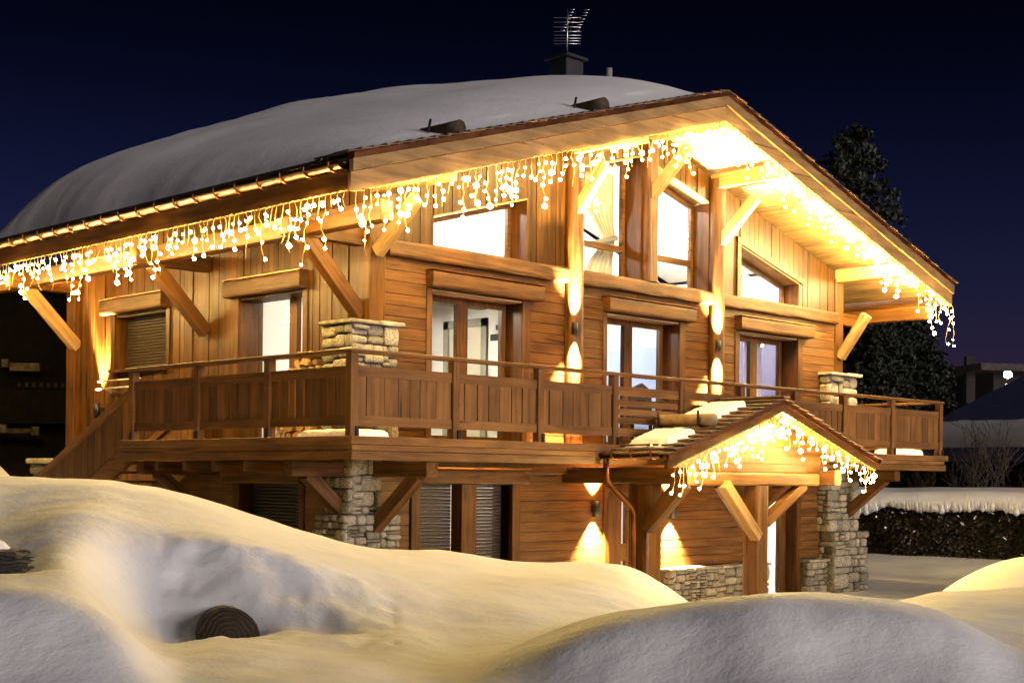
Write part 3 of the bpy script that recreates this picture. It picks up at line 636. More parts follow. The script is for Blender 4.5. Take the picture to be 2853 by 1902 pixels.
LAMPS = [((3.4, 3.0, 2.30), 260, (1, .90, .72), 'in the cream room behind the left balcony door'), ((7.0, 3.2, 2.30), 330, (.94, .96, 1), 'in the blue-white room behind the middle balcony door'),
         ((10.6, 3.2, 2.30), 260, (.95, .92, 1), 'in the lilac room behind the right balcony door'), ((3.6, 3.4, 3.90), 900, (1, .93, .8), 'in the loft behind the left gable window'),
         ((7.08, 3.4, 4.9), 1500, (1, .93, .8), 'in the loft behind the tall middle windows'), ((10.6, 3.4, 3.90), 1400, (1, .93, .8), 'in the loft behind the right gable window'),
         ((3.0, 3.8, 2.28), 150, (1, .92, .78), 'in the room behind the side balcony door'),
         ((11.1, 2.6, -.40), 600, (1, .93, .8), 'in the hall behind the glazed ground-floor door'), ((6.6, 2.6, -.40), 420, (1, .93, .8), 'in the hall behind the entrance door')]
for p, e, c, w in LAMPS: room_lamp(*p, e, c)['label'] = 'lit ceiling lamp '+w
# curtains
def curtain(name, x0, x1, z0, z1, y, m, label, tie=None):
    v, f = [], []; n, k = 40, 14
    for i in range(k+1):
        z = z0+(z1-z0)*i/k
        sq = 1.0
        if tie is not None: sq = 1-.62*math.exp(-((z-tie)/.35)**2)
        for j in range(n+1):
            t = j/n; x = x1-(x1-x0)*(1-t)*sq; v.append((x, y+.03*math.sin(t*34)+.01*math.sin(t*71), z))
    for i in range(k):
        for j in range(n): a = i*(n+1)+j; f.append((a, a+1, a+n+2, a+n+1))
    c = Vector(((x0+x1)/2, y, z0)); o = put(name, mesh(name, [Vector(q)-c for q in v], f, m, True), None, Matrix.Translation(c), label=label, category='curtain'); 
    md_ = o.modifiers.new('thick', 'SOLIDIFY'); md_.thickness = .012
    return o
curtain('curtain', 6.15, 6.86, 2.65, 4.35, 1.98, 'curtain', 'cream curtain tied back behind the tall left middle window', 3.3)
curtain('curtain', 10.55, 11.05, .02, 2.1, 2.05, 'whitecurtain', 'lilac-white pleated curtain behind the right balcony door')
tb = thing('curtain_tie', (6.5, 1.9, 3.25), 'dark sash tying back the cream curtain', 'curtain tie'); tube('sash', [(6.18, 1.92, 3.16), (6.5, 1.90, 3.24), (6.86, 1.94, 3.34)], .045, 'grey', tb, 6)
pic = thing('wall_picture', (5.24, 3.0, 1.7), 'two small dark panels on the cream room wall behind the left balcony door', 'picture'); box('panel', 5.225, 5.248, 2.93, 3.10, 1.66, 1.76, 'black', pic); box('panel', 5.225, 5.248, 2.90, 2.98, 1.82, 1.90, 'black', pic)

# ------------------------------------------------------------------ stone pillars and plinths
def stone_mesh(seed):
    bm = bmesh.new(); bmesh.ops.create_cube(bm, size=1); bmesh.ops.subdivide_edges(bm, edges=bm.edges, cuts=2, use_grid_fill=True); r = random.Random(seed)
    for v in bm.verts:
        n3 = sum(abs(c) > .49 for c in v.co)
        k = {1: 1.0, 2: .955, 3: .86}[max(1, n3)]
        v.co = Vector((v.co.x*(k+r.uniform(-.035, .03)), v.co.y*(k+r.uniform(-.05, .05)), v.co.z*(k+r.uniform(-.035, .03))))
    return frombm('stone', bm, 'stone', True)
STONES = [stone_mesh(k) for k in range(14)]
def cells(u0, u1, z0, z1, big, r, out):
    w, h = u1-u0, z1-z0
    if (w < big*1.15 and h < big*.85) or w < .10 or h < .075:
        out.append((u0, u1, z0, z1)); return
    if w/max(h, .01) > r.uniform(1.1, 2.4): c = u0+w*r.uniform(.3, .7); cells(u0, c, z0, z1, big*r.uniform(.8, 1.2), r, out); cells(c, u1, z0, z1, big*r.uniform(.8, 1.2), r, out)
    else: c = z0+h*r.uniform(.3, .7); cells(u0, u1, z0, c, big*r.uniform(.8, 1.2), r, out); cells(u0, u1, c, z1, big*r.uniform(.8, 1.2), r, out)
def stone_face(parent, plane, u0, u1, z0, z1, d, big, seed, prot=.05):
    r = random.Random(seed); cs = []; cells(u0, u1, z0, z1, big, r, cs)
    for a, b, lo, hi in cs:
        t = r.uniform(.10, .15); pr = r.uniform(.0, prot)
        loc = ((a+b)/2, d+t/2-pr, (lo+hi)/2) if plane == 'xz' else (d+t/2-pr, (a+b)/2, (lo+hi)/2)
        mw = Matrix.Translation(loc)
        if plane == 'yz': mw = mw @ Matrix.Rotation(R(90), 4, 'Z')
        mw = mw @ Matrix.Rotation(r.uniform(-.05, .05), 4, 'Y') @ Matrix.Diagonal((b-a-.012, t, hi-lo-.012, 1)) @ (Matrix.Rotation(R(180), 4, 'Z') if r.random() < .5 else Matrix.Identity(4))
        put('stone', STONES[r.randrange(14)], parent, mw)
def pillar(x0, x1, y0, y1, z0, z1, seed, big, cap=None, left=True):
    p = box('stone_pillar', x0+.05, x1-.05, y0+.05, y1, z0, z1, 'mortar', chalet)
    stone_face(p, 'xz', x0, x1, z0, z1, y0, big, seed)
    if left: stone_face(p, 'yz', y0, y1, z0, z1, x0, big, seed+1)
    if cap:
        for k, (a, b) in enumerate(((x0-.07, (x0+x1)/2+.05), ((x0+x1)/2+.055, x1+.07))):
            box('cap_slab', a, b, y0-.08, y1+.03, z1, z1+.05+.008*k, 'stone', p, .012)
    return p
pillar(1.0, 1.75, 1.26, 1.86, .01, 1.46, 11, .24, True)
pillar(.93, 1.80, 1.24, 1.90, GZ, -.95, 21, .30); pillar(1.02, 1.50, 1.26, 1.80, -.95, -.10, 31, .22)
pillar(12.02, 12.92, 1.22, 1.9, .01, 1.44, 41, .32, True)
pillar(12.0, 12.98, 1.20, 1.95, -1.4, -.30, 51, .26, None); pillar(12.06, 13.16, 1.12, 1.95, GZ, -1.4, 61, .30, None)
for x0, x1, sd in ((7.44, 10.2, 71), (11.4, 12.1, 81)):
    p = box('stone_plinth', x0+.02, x1-.02, WY0-.13, WY0+.03, GZ, -1.90, 'mortar', chalet)
    stone_face(p, 'xz', x0, x1, GZ, -1.93, WY0-.17, .22, sd, .04)
    r = random.Random(sd); u = x0
    while u < x1: w = r.uniform(.25, .5); box('cap_slab', u, min(u+w, x1), WY0-.24, WY0-.002, -1.93, -1.885+r.uniform(-.01, .01), 'stone', p, .01); u += w+.004

# ------------------------------------------------------------------ balcony
bal = put('balcony', None, chalet, Matrix.Translation((7, .7, 0)))
LE = 5.16; RE = 14.02
for k in range(11): box('deck_board', .03+k*.128, .155+k*.128, .03, LE, -.04, -.002, 'rail1', bal)
for k in range(10): box('deck_board', 1.44, 13.99, .03+k*.142, .168+k*.142, -.04, -.002, 'rail0', bal)
for k in range(10): box('deck_board', 12.75+k*.124, 12.87+k*.124, 1.46, 5.0, -.04, -.002, 'rail1', bal)
# edge boards: proud nosing, dark recessed board, lower beam
for nm, z0, z1, o in (('edge_board', -.095, .0, -.03), ('recess_board', -.165, -.098, .02), ('edge_beam', -.275, -.172, .0)):
    box(nm, o, RE-o, o, o+.05, z0, z1, 'rail0', bal, .004); box(nm, o, o+.05, o+.052, LE, z0, z1, 'rail1', bal, .004); box(nm, RE-o-.05, RE-o, o+.052, LE, z0, z1, 'rail1', bal, .004)
rail = put('railing', None, chalet, Matrix.Translation((7, .05, .5)))
FP = [.06, 1.66, 3.17, 4.67, 6.15, 7.65, 9.12, 10.59, 12.17, 13.90]; LP = [.06, 1.72, 3.29, 4.93]
for x in FP: box('post', x-.055, x+.055, .03, .14, -.06, .955, 'rail2', rail, .006); box('post_bracket', x-.055+.06, x-.012+.06, .005, .028, .0, .11, 'metal', rail)
for y in LP[1:]: box('post', .03, .14, y-.055, y+.055, -.06, .955, 'rail2', rail, .006); box('post_bracket', .005, .028, y-.06, y-.018, .0, .11, 'metal', rail)
for y in (1.72, 3.29, 4.93): box('post', 13.84, 13.95, y-.055, y+.055, -.06, .955, 'rail2', rail, .006)
box('handrail', -.015, 13.96, .005, .165, .957, 1.0, 'rail0', rail, .006); box('handrail', -.0145, .165, .167, 5.0, .957, 1.0, 'rail1', rail, .006); box('handrail', 13.80, 13.962, .167, 5.0, .957, 1.0, 'rail1', rail, .006)
def bay_x(a, b, gaps, y0=.06, slats=False):
    a += .056; b -= .056
    if slats:
        box('rail_bar', a, b, y0, y0+.05, .69, .81, 'rail0', rail); box('rail_bar', a, b, y0, y0+.05, .125, .236, 'rail0', rail)
        for z in (.30, .42, .54): box('rail_bar', a, b, y0+.01, y0+.04, z, z+.085, 'rail0', rail)
        return
    box('rail_bar', a, b, y0, y0+.055, .69, .81, 'rail0', rail); box('rail_bar', a, b, y0, y0+.055, .125, .236, 'rail0', rail)
    us = [a]+[x for x in gaps if a+.05 < x < b-.05]+[b]
    for k in range(len(us)-1):
        g0 = random.choice([.003, .006, .012]); box('baluster_board', us[k]+g0, us[k+1]-g0, y0+.012, y0+.036, .236, .69, 'rail2', rail)
G1 = [.27, .54, .75, .93, 1.10, 1.35]; G2 = [1.83, 2.05, 2.25, 2.44, 2.65, 2.85]; G3 = [3.36, 3.63, 3.83, 3.97, 4.14, 4.40]
bay_x(FP[0], FP[1], G1); bay_x(FP[1], FP[2], G2); bay_x(FP[2], FP[3], G3)
for i in (3, 4, 5): bay_x(FP[i], FP[i+1], (), slats=True)
for i in (6, 7, 8):
    n_ = 8; w = (FP[i+1]-FP[i])/n_; bay_x(FP[i], FP[i+1], [FP[i]+w*k for k in range(1, n_)])
def bay_y(a, b, gaps, x0=.06):
    a += .056; b -= .056
    box('rail_bar', x0, x0+.055, a, b, .69, .81, 'rail1', rail); box('rail_bar', x0, x0+.055, a, b, .125, .236, 'rail1', rail)
    us = [a]+sorted(x for x in gaps if a+.05 < x < b-.05)+[b]
    for k in range(len(us)-1):
        g0 = random.choice([.003, .006, .012]) if x0 < 1 else .004; box('baluster_board', x0+.012, x0+.036, us[k]+g0, us[k+1]-g0, .236, .69, 'rail2', rail)
bay_y(LP[0], LP[1], [.57, .74, 1.0, 1.18, 1.31, 1.49]); bay_y(LP[1], LP[2], [1.9, 2.13, 2.37, 2.53, 2.85, 3.05]); bay_y(LP[2], LP[3], [3.49, 3.76, 3.93, 4.14, 4.31, 4.58])
for a, b in ((.06, 1.72), (1.72, 3.29), (3.29, 4.93)): bay_y(a, b, [a+(b-a)*k/8 for k in range(1, 8)], 13.87)
# brackets below the deck
def bracket_y(x, m='beam'):
    beam('deck_bearer', (x, WY0, -.375), (x, .20, -.375), .19, .19, m, bal); beam('deck_brace', (x, WY0-.15, -1.12), (x, .45, -.44), .15, .17, m, bal, up=(0, 1, 1))
def bracket_x(y):
    beam('deck_bearer', (WX0, y, -.375), (.20, y, -.375), .19, .19, 'beam', bal); beam('deck_brace', (WX0-.15, y, -1.10), (.48, y, -.44), .15, .17, 'beam', bal, up=(1, 0, 1))
for x in (1.42, 9.6, 12.62): bracket_y(x)
for y in (1.5, 4.95): bracket_x(y)
for y in (2.2, 2.9, 3.6, 4.3): beam('joist', (WX0, y, -.35), (.06, y, -.35), .10, .13, 'beam', bal)
beam('joist', (WX0, WY0-.06, -.33), (13.8, WY0-.06, -.33), .1, .16, 'beam', bal)
# stairs down the far side
st = put('stairs', None, chalet, Matrix.Translation((.6, 6.5, -1.2)))
y0s, z0s = 5.16, .0; sl = -.46; yb = 9.6
def sz(y): return (y-5.16)*sl
for x in (.06, 1.25):
    prism('stringer', [(y0s, -.10), (y0s, -.36), (yb, sz(yb)-.36), (yb, sz(yb)-.08)], x, x+.05, 'yz', 'rail1', st)
    mw, L = frame_of((x+.02, 4.95, .60+.10), (x+.02, yb, sz(yb)+.62), (0, 0, 1))
    put('handrail', boxmesh(L, .09, .10, 'rail0', .006), st, mw)
    k = 0; y = 5.22
    while y < yb-.2:
        prism('baluster_board', [(y+.006, sz(y)-.07), (y+.185, sz(y+.19)-.07), (y+.185, sz(y+.19)+.53), (y+.006, sz(y)+.53)], x+.008, x+.032, 'yz', 'rail2', st); y += .19
for k in range(14): box('step', .11, 1.25, 5.2+k*.30, 5.5+k*.30, -.19-k*.138, -.15-k*.138, 'rail0', st)

# ------------------------------------------------------------------ porch over the entrance
po = put('porch', None, chalet, Matrix.Translation((7.05, -.5, -2.7)))
PX, PL, PR, PY = 7.06, 4.40, 9.66, -1.08
def pz(x): return .72-.318*abs(x-PX)
for sx, xe in ((-1, PL), (1, PR)):
    prism('porch_deck', [(PX, pz(PX)-.03), (xe, pz(xe)-.03), (xe, pz(xe)-.07), (PX, pz(PX)-.07)], PY+.05, -.005, 'xz', 'soffit1', po)
    prism('upper_bargeboard', [(PX, pz(PX)-.015), (xe, pz(xe)-.015), (xe, pz(xe)-.085), (PX, pz(PX)-.085)], PY-.035, PY+.02, 'xz', 'copper', po)
    prism('lower_bargeboard', [(PX, pz(PX)-.088), (xe, pz(xe)-.088), (xe, pz(xe)-.20), (PX, pz(PX)-.20)], PY-.01, PY+.045, 'xz', 'beam0', po)
    nr = 14
    for k in range(nr):
        x0 = PX+sx*(abs(xe-PX)+.05)*k/nr; x1 = PX+sx*(abs(xe-PX)+.05)*(k+1.25)/nr; y = PY-.06+random.uniform(-.03, .0)
        while y < -.02:
            w = random.uniform(.13, .24); e = min(y+w, -.012); dz = random.uniform(-.004, .006)
            prism('shingle', [(x0, pz(x0)-.008+dz), (x1, pz(x1)+.038+dz), (x1, pz(x1)+.012+dz), (x0, pz(x0)-.022+dz)], y+.002, e-.002, 'xz', 'tile', po); y = e
beam('ridge_cap', (PX, PY-.08, .735), (PX, -.01, .735), .16, .03, 'tile', po)
hewn('cross_beam', (5.16, -.62, -.455), (8.62, -.62, -.455), .20, .20, 'beam', po, jit=.004)
hewn('porch_post', (7.10, -.60, GZ), (7.10, -.60, -.55), .30, .28, 'beam', po, up=(0, 1, 0), jit=.006)
beam('porch_brace', (6.96, -.72, -1.30), (6.13, -.72, -.52), .16, .15, 'fascia', po, up=(1, 0, 1)); beam('porch_brace', (6.96, -.55, -1.15), (6.28, -.55, -.54), .14, .14, 'beam', po, up=(1, 0, 1))
beam('porch_brace', (7.28, -.62, -1.10), (8.30, -.62, -.54), .15, .15, 'beam', po, up=(-1, 0, 1))
for x, xp in ((5.22, 5.30), (8.92, 8.90)):
    hewn('eave_beam', (x, WY0, -.42), (x, -.86, -.42), .20, .24, 'beam', po, jit=.004)
    if x > 6: continue
    hewn('porch_post', (xp+.05, .06, GZ), (xp+.05, .06, -.53), .36, .36, 'honey', po, up=(0, 1, 0), jit=.004)
    beam('porch_brace', (x, -.08, -1.15), (x, -.72, -.52), .19, .20, 'beam', po, up=(0, 1, 1))
# boarded gable of the porch
z = -.35
while z < .62:
    zt = min(z+.125, .66); hw = lambda q: min(1.80, (.72-.10-q)/.318)
    if hw(zt) < .05: break
    prism('gable_board', [(PX-hw(z), z+.003), (PX+hw(z), z+.003), (PX+hw(zt-.003), zt-.003), (PX-hw(zt-.003), zt-.003)], -.60+random.uniform(0, .01), -.56, 'xz', 'honey0', po); z += .125
# gutters and downpipe of the porch
gutter('porch_gutter', (PL-.06, PY+.06, -.13), (PL-.06, .0, -.14), .06, po, 3); gutter('porch_gutter', (PR+.06, PY-.04, -.13), (PR+.06, .0, -.14), .06, po, 3)
tube('downpipe', [(PL-.06, -.08, -.17), (PL-.06, -.08, -.40), (PL-.02, -.06, -.50), (4.86, -.10, -.86), (4.90, -.10, -.95), (4.90, -.10, GZ)], .042, 'gutter', po, 10)
# snow guard on the porch
g_ = hewn('snow_guard_log', (5.52, -1.0, pz(5.52)+.125), (5.52, -.06, pz(5.52)+.125), .175, .175, 'bark', po, rnd=1.0, jit=.004)
for y in (-.82, -.12): tube('log_hook', [(5.52+.16, y, pz(5.52)+.05), (5.52-.02, y, pz(5.52)+.03), (5.52-.12, y, pz(5.52)+.06), (5.52-.125, y, pz(5.52)+.25)], .02, 'metal', g_, 5)

# ------------------------------------------------------------------ snow lying on the roofs
def roof_snow():
    ys = np.concatenate([np.linspace(.22, 2, 26)[:-1], np.linspace(2, 9.2, 60)[:-1], np.linspace(9.2, 10.2, 20)])
    xs = np.concatenate([np.linspace(.40, 1.4, 26)[:-1], np.linspace(1.4, 9.6, 70)])
    TY = lambda y: pchip([0, .22, .45, .72, 1.14, 1.87, 3.06, 4.27, 6.08, 8.1, 9.8, 11], [0, .0, .03, .12, .29, .53, .81, 1.01, 1.26, 1.49, 1.60, 1.65], y)
    TX = lambda x: pchip([0, .40, .50, .62, .79, 1.17, 2, 3, 4.6, 6.2, 7.5, 10], [0, 0, .14, .25, .37, .53, .68, .80, .92, 1.0, 1.0, .9], x)
    v, f = [], []; nx = len(xs)
    for y in ys:
        tb_ = float(TY(np.array(y))); end = 1.0 if y < 9.0 else math.sqrt(max(0, 1-((y-9.0)/1.2)**2))
        for x in xs:
            wob = .06*noise.noise(Vector((y*.5, 7.7, 0)))+.012*noise.noise(Vector((y*2.7, 1.7, 0)))
            xx = x+(wob if x < 1.6 else wob*max(0, 1-(x-1.6)))
            t = float(TX(np.array(x)))*tb_*end
            t *= 1+.04*noise.fractal(Vector((x*.6, y*.3, 2)), 1.0, 2.0, 3); t += .008*noise.noise(Vector((x*2.5, y*.6, 5)))*min(1, t*3)
            v.append((xx, y+(.06*noise.noise(Vector((x*1.7, 3, 1))) if y < 1 else 0), roof_z(xx)+.012+max(t, 0)))
    for i in range(len(ys)-1):
        for k in range(nx-1): a = i*nx+k; f.append((a, a+1, a+nx+1, a+nx))
    # underside
    nt_ = len(v); v += [(p[0], p[1], roof_z(p[0])+.002) for p in v[:nt_]]
    f += [(c+nt_, b+nt_, a+nt_, d+nt_) for a, b, c, d in f[:]]
    return mesh('roof_snow', v, f, 'snow', True)
put('roof_snow', roof_snow(), None, None, label='thick smooth blanket of snow on the main roof', category='snow')
def patch(name, cx, cyy, lx, ly, zf, th, seed, label):
    v, f = [], []; n = 34; r0 = seed*3.3
    for i in range(n+1):
        for j in range(n+1):
            a, b = i/n*2-1, j/n*2-1; x = cx+a*lx/2; y = cyy+b*ly/2
            e = max(abs(a), abs(b)); edge = 1-.10-.16*abs(noise.noise(Vector((x*7, y*7, r0))))
            t = th*max(0, 1-(e/edge)**8)**.5 if e < edge else -.03
            v.append((x, y, zf(x)+.03+t+.012*noise.noise(Vector((x*8, y*8, r0)))))
    for i in range(n):
        for j in range(n): q = i*(n+1)+j; f.append((q, q+n+1, q+n+2, q+1))
    k = len(v); v += [(p[0], p[1], zf(p[0])-.01) for p in v[:k]]; f += [(d+k, c+k, b+k, a+k) for a, b, c, d in f[:]]
    c = Vector((cx, cyy, zf(cx))); put(name, mesh(name, [Vector(q)-c for q in v], f, 'snow', True), None, Matrix.Translation(c), label=label, category='snow')
patch('snow_patch', 6.15, -.42, 1.15, .74, pz, .085, 1, 'upper patch of snow on the porch roof above the log')
patch('snow_patch', 4.98, -.52, .66, .82, pz, .08, 2, 'lower patch of snow on the porch roof below the log')
flat = lambda x: -.03
patch('snow_patch', .55, .85, .6, 1.3, flat, .10, 3, 'strip of snow on the balcony floor by the firewood')
patch('snow_patch', 13.2, .5, 1.2, .5, flat, .12, 4, 'strip of snow on the balcony floor at the right end')
patch('snow_patch', 11.3, .5, 1.4, .4, flat, .10, 5, 'strip of snow on the balcony floor behind the porch gable')

# ------------------------------------------------------------------ wall lamps
def wall_lamp(x, y, z, label, pu, pd, axis='y', r=.055, h=.24, cone=70, off=.12, out=None):
    out = Vector(out).normalized() if out else (Vector((0, -1, 0)) if axis == 'y' else Vector((-1, 0, 0))); c = Vector((x, y, z))+out*off
    t = thing('wall_lamp', Vector((x, y, z)), label, 'lamp', 'up-down wall lamps on the chalet')
    bm = bmesh.new(); bmesh.ops.create_cone(bm, cap_ends=False, segments=16, radius1=r, radius2=r, depth=h)
    me = frombm('lamp_body', bm, 'metal', True); o = put('lamp_body', me, t, Matrix.Translation(c)); s_ = o.modifiers.new('s', 'SOLIDIFY'); s_.thickness = .006
    a, b = sorted((x, c.x)) if axis == 'x' else (x-.03, x+.03); d, e = sorted((y, c.y)) if axis == 'y' else (y-.03, y+.03)
    box('wall_plate', a, b, d, e, z-.05, z+.05, 'metal', t)
    bm = bmesh.new(); bmesh.ops.create_cone(bm, cap_ends=True, segments=16, radius1=r*.86, radius2=r*.86, depth=.01); lens = frombm('lamp_lens', bm, 'lampglow')
    for sgn, p in ((1, pu), (-1, pd)):
        if not p: continue
        put('lamp_lens', lens, t, Matrix.Translation(c+Vector((0, 0, sgn*(h/2-.03)))))
        l = bpy.data.lights.new('beam', 'SPOT'); l.energy = p; l.color = (1, .74, .40); l.spot_size = R(cone); l.spot_blend = 1.0; l.shadow_soft_size = .02
        mw = Matrix.Translation(c+Vector((0, 0, sgn*(h/2+.005)))) @ (Matrix.Rotation(R(180), 4, 'X') if sgn > 0 else Matrix.Identity(4))
        put('lamp_light', l, t, mw)
wall_lamp(5.16, WY0-.17, 1.72, 'up-down lamp on the left round post of the front', 13000, 13000, off=.075, out=(-.62, -.78, 0), cone=60, h=.17, r=.045)
wall_lamp(8.66, WY0-.17, 1.72, 'up-down lamp on the right round post of the front', 13000, 13000, off=.075, out=(-.62, -.78, 0), cone=60, h=.17, r=.045)
wall_lamp(5.80, WY0, -.92, 'up-down lamp on the ground-floor wall left of the entrance door', 9500, 9500, cone=86, off=.09)
wall_lamp(7.66, WY0, -.97, 'up-down lamp on the ground-floor wall right of the entrance door', 9500, 9500, cone=86, off=.09)
wall_lamp(WX0, 8.2, .55, 'up-down lamp on the side wall beside the stairs', 30000, 0, axis='x', cone=46)
# porch soffit lamp
t = thing('porch_lamp', (7.2, -.75, .42), 'lit lamp under the ridge of the porch', 'lamp'); bm = bmesh.new(); bmesh.ops.create_uvsphere(bm, u_segments=12, v_segments=8, radius=.07); put('lamp_globe', frombm('lamp_globe', bm, emit('porch_globe', (1, .78, .42), 420), True), t, Matrix.Translation((7.55, -.72, .22)))
tube('lamp_stem', [(7.55, -.72, .27), (7.55, -.72, .49)], .012, 'metal', t)


# globe lamps tucked under the soffit
bm = bmesh.new(); bmesh.ops.create_icosphere(bm, subdivisions=2, radius=.04); SGL = frombm('lamp_globe', bm, emit('soffit_globe', (1, .70, .26), 1500), True)
bm = bmesh.new(); bmesh.ops.create_icosphere(bm, subdivisions=2, radius=.05); SGB = frombm('lamp_globe', bm, emit('soffit_globe_bright', (1, .72, .30), 3000), True)
for x, y, nm in ((7.95, .42, 'right slope of the gable, nearest the ridge'), (9.35, .42, 'right slope of the gable, second from the ridge'), (10.35, .40, 'right slope of the gable, third from the ridge'), (11.3, .38, 'right slope of the gable, fourth from the ridge'), (12.2, .38, 'right slope of the gable, next to last'), (13.15, .38, 'right slope of the gable, nearest the right eave'),
                 (1.08, .45, 'left slope of the gable, nearest the left eave'), (2.9, .40, 'left slope of the gable, lower middle'), (4.5, .40, 'left slope of the gable, upper middle'), (6.35, .40, 'left slope of the gable, nearest the ridge'), (.26, 2.5, 'left eave above the side door'), (.26, 6.9, 'left eave above the shuttered window')):
    zs_ = roof_z(x)-.25; t = thing('soffit_lamp', (x, y, zs_), 'small lit globe lamp under the '+nm, 'lamp', 'globe lamps under the eaves')
    tube('lamp_stem', [(x, y, zs_-.10), (x, y, zs_)], .008, 'metal', t); put('lamp_globe', SGB if x > 9 else SGL, t, Matrix.Translation((x, y, zs_-.14)))

# ------------------------------------------------------------------ icicle light strings
bm = bmesh.new(); bmesh.ops.create_icosphere(bm, subdivisions=1, radius=.0205); BULBM = frombm('bulb', bm, 'bulb')
def icicles(p0, p1, label, spacing, lens, seed, off=(0, 0, 0)):
    a, b = Vector(p0)+Vector(off), Vector(p1)+Vector(off); r = random.Random(seed); L = (b-a).length; n = int(L/spacing); dirn = (b-a).normalized()
    t = thing('icicle_light_string', a, label, 'string lights', 'warm icicle light strings on the chalet')
    pts = [a+(b-a)*(k/(n*2))+Vector((0, 0, -.012*(k % 2)+r.uniform(-.004, .004))) for k in range(n*2+1)]
    tube('cable', pts, .007, 'wire', t, 5)
    side = Vector((-dirn.y, dirn.x, 0)).normalized()
    for k in range(n):
        top = a+(b-a)*((k+.5+r.uniform(-.2, .2))/n); ln = r.choice(lens)*r.uniform(.7, 1.2); m_ = max(2, int(ln/.092)); q = [top]; lat = Vector((0, 0, 0))
        for j in range(m_):
            lat = lat*.6+dirn*r.gauss(0, .022)+side*r.gauss(0, .018); q.append(top+Vector((0, 0, -ln*(j+1)/m_))+lat)
        st_ = put('strand', tubemesh([[p-top for p in q]], .0055, 'wire', 4), t, Matrix.Translation(top))
        for j in range(1, len(q)):
            if r.random() < .74:
                o_ = dirn*r.uniform(-.045, .045)+side*r.uniform(-.03, .03)+Vector((0, 0, -.012))
                put('bulb', BULBM, st_, Matrix.Translation(q[j]+o_) @ Matrix.Scale(r.choice([.7, .8, .9, 1, 1, 1.1, 1.2, 1.75]), 4))
LENS = [.22, .42, .34, .60, .26, .50, .20, .40, .66, .30]
icicles((-.085, .02, 2.80), (-.085, 10.3, 2.80), 'warm icicle lights hanging along the left eave', .115, LENS, 1)
icicles((-.05, -.02, roof_z(-.05)-.455), (RX, -.02, roof_z(RX)-.455), 'warm icicle lights hanging from the left slope of the main gable', .115, LENS, 2)
icicles((RX, -.02, roof_z(RX)-.455), (XR, -.02, roof_z(XR)-.455), 'warm icicle lights hanging from the right slope of the main gable', .115, LENS, 3)
LP_ = [.20, .36, .27, .48, .22, .42, .30]
icicles((PL+.1, PY-.025, pz(PL+.1)-.205), (PX, PY-.025, pz(PX)-.205), 'warm icicle lights hanging from the left slope of the porch gable', .10, LP_, 4)
icicles((PX, PY-.025, pz(PX)-.205), (PR-.05, PY-.025, pz(PR-.05)-.205), 'warm icicle lights hanging from the right slope of the porch gable', .10, LP_, 5)

# ------------------------------------------------------------------ things on the balcony
r = random.Random(5); k = 0
for row in range(11):
    for j in range(8-row//3):
        y = 1.98+j*.115+(row % 2)*.05+r.uniform(-.02, .02); z = .06+row*.105+r.uniform(-.01, .01)
        if row >= 9 and j > 3: continue
        rad = r.uniform(.045, .062); n = r.choice([3, 4, 5, 6]); v = []; L = r.uniform(.30, .40); a0 = r.random()*6
        for x in (0, L):
            for q in range(n): v.append((x, math.cos(a0+q*2*math.pi/n)*rad*r.uniform(.8, 1.2), math.sin(a0+q*2*math.pi/n)*rad*r.uniform(.85, 1.15)))
        f = [(q, (q+1) % n, (q+1) % n+n, q+n) for q in range(n)]+[tuple(reversed(range(n))), tuple(range(n, 2*n))]
        mw = Matrix.Translation((.98+r.uniform(-.03, .03), y, z)) @ Matrix.Rotation(r.uniform(-.18, .18), 4, 'Z') @ Matrix.Rotation(r.uniform(-.08, .08), 4, 'Y')
        put('firewood_log', mesh('firewood_log', v, f, 'split'), None, mw, label='split firewood log stacked beside the left stone pillar on the balcony', category='firewood', group='firewood stacked on the balcony'); k += 1
cs = thing('balcony_chair', (6.35, .75, 0), 'dark armchair on the balcony before the middle door', 'chair')
box('seat', 6.1, 6.6, .5, 1.0, .40, .47, 'black', cs, .02); prism('backrest', [(6.08, .45), (6.62, .45), (6.60, .86), (6.48, .93), (6.38, .98), (6.25, .93), (6.12, .88)], .98, 1.03, 'xz', 'black', cs)
for x in (6.12, 6.55):
    for y in (.52, .95): box('leg', x, x+.04, y, y+.04, 0, .40, 'metal', cs)
    tube('armrest', [(x+.02, 1.0, .68), (x+.02, .75, .70), (x+.02, .52, .66), (x+.02, .50, .42)], .018, 'metal', cs, 6)

# ------------------------------------------------------------------ aerial
an = thing('tv_aerial', (7.8, 3.9, 6.78), 'old television aerial with many rods on the chimney', 'aerial')
AN = Vector((7.75, 3.85, 0)); sd_ = RT
tube('mast', [AN+Vector((0, 0, 6.8)), AN+Vector((0, 0, 7.62))], .012, 'alu', an, 6)
def rod(z, a, b, nm='rod'): tube(nm, [AN+sd_*a+Vector((0, 0, z)), AN+sd_*b+Vector((0, 0, z))], .0075, 'alu', an, 5)
for z in (7.02, 7.07, 7.115, 7.165, 7.23, 7.31, 7.39, 7.47): rod(z, -.235, .235)
for k, z in enumerate((7.25, 7.30, 7.35, 7.40, 7.45, 7.51, 7.56, 7.61)):
    c = .03+.024*k; rod(z, c-.13-.02, c-.05-.02); rod(z, c+.09, c+.18)
tube('boom', [AN+Vector((0, 0, 7.1)), AN+sd_*.14+FW*.5+Vector((0, 0, 7.62))], .009, 'metal', an, 5)

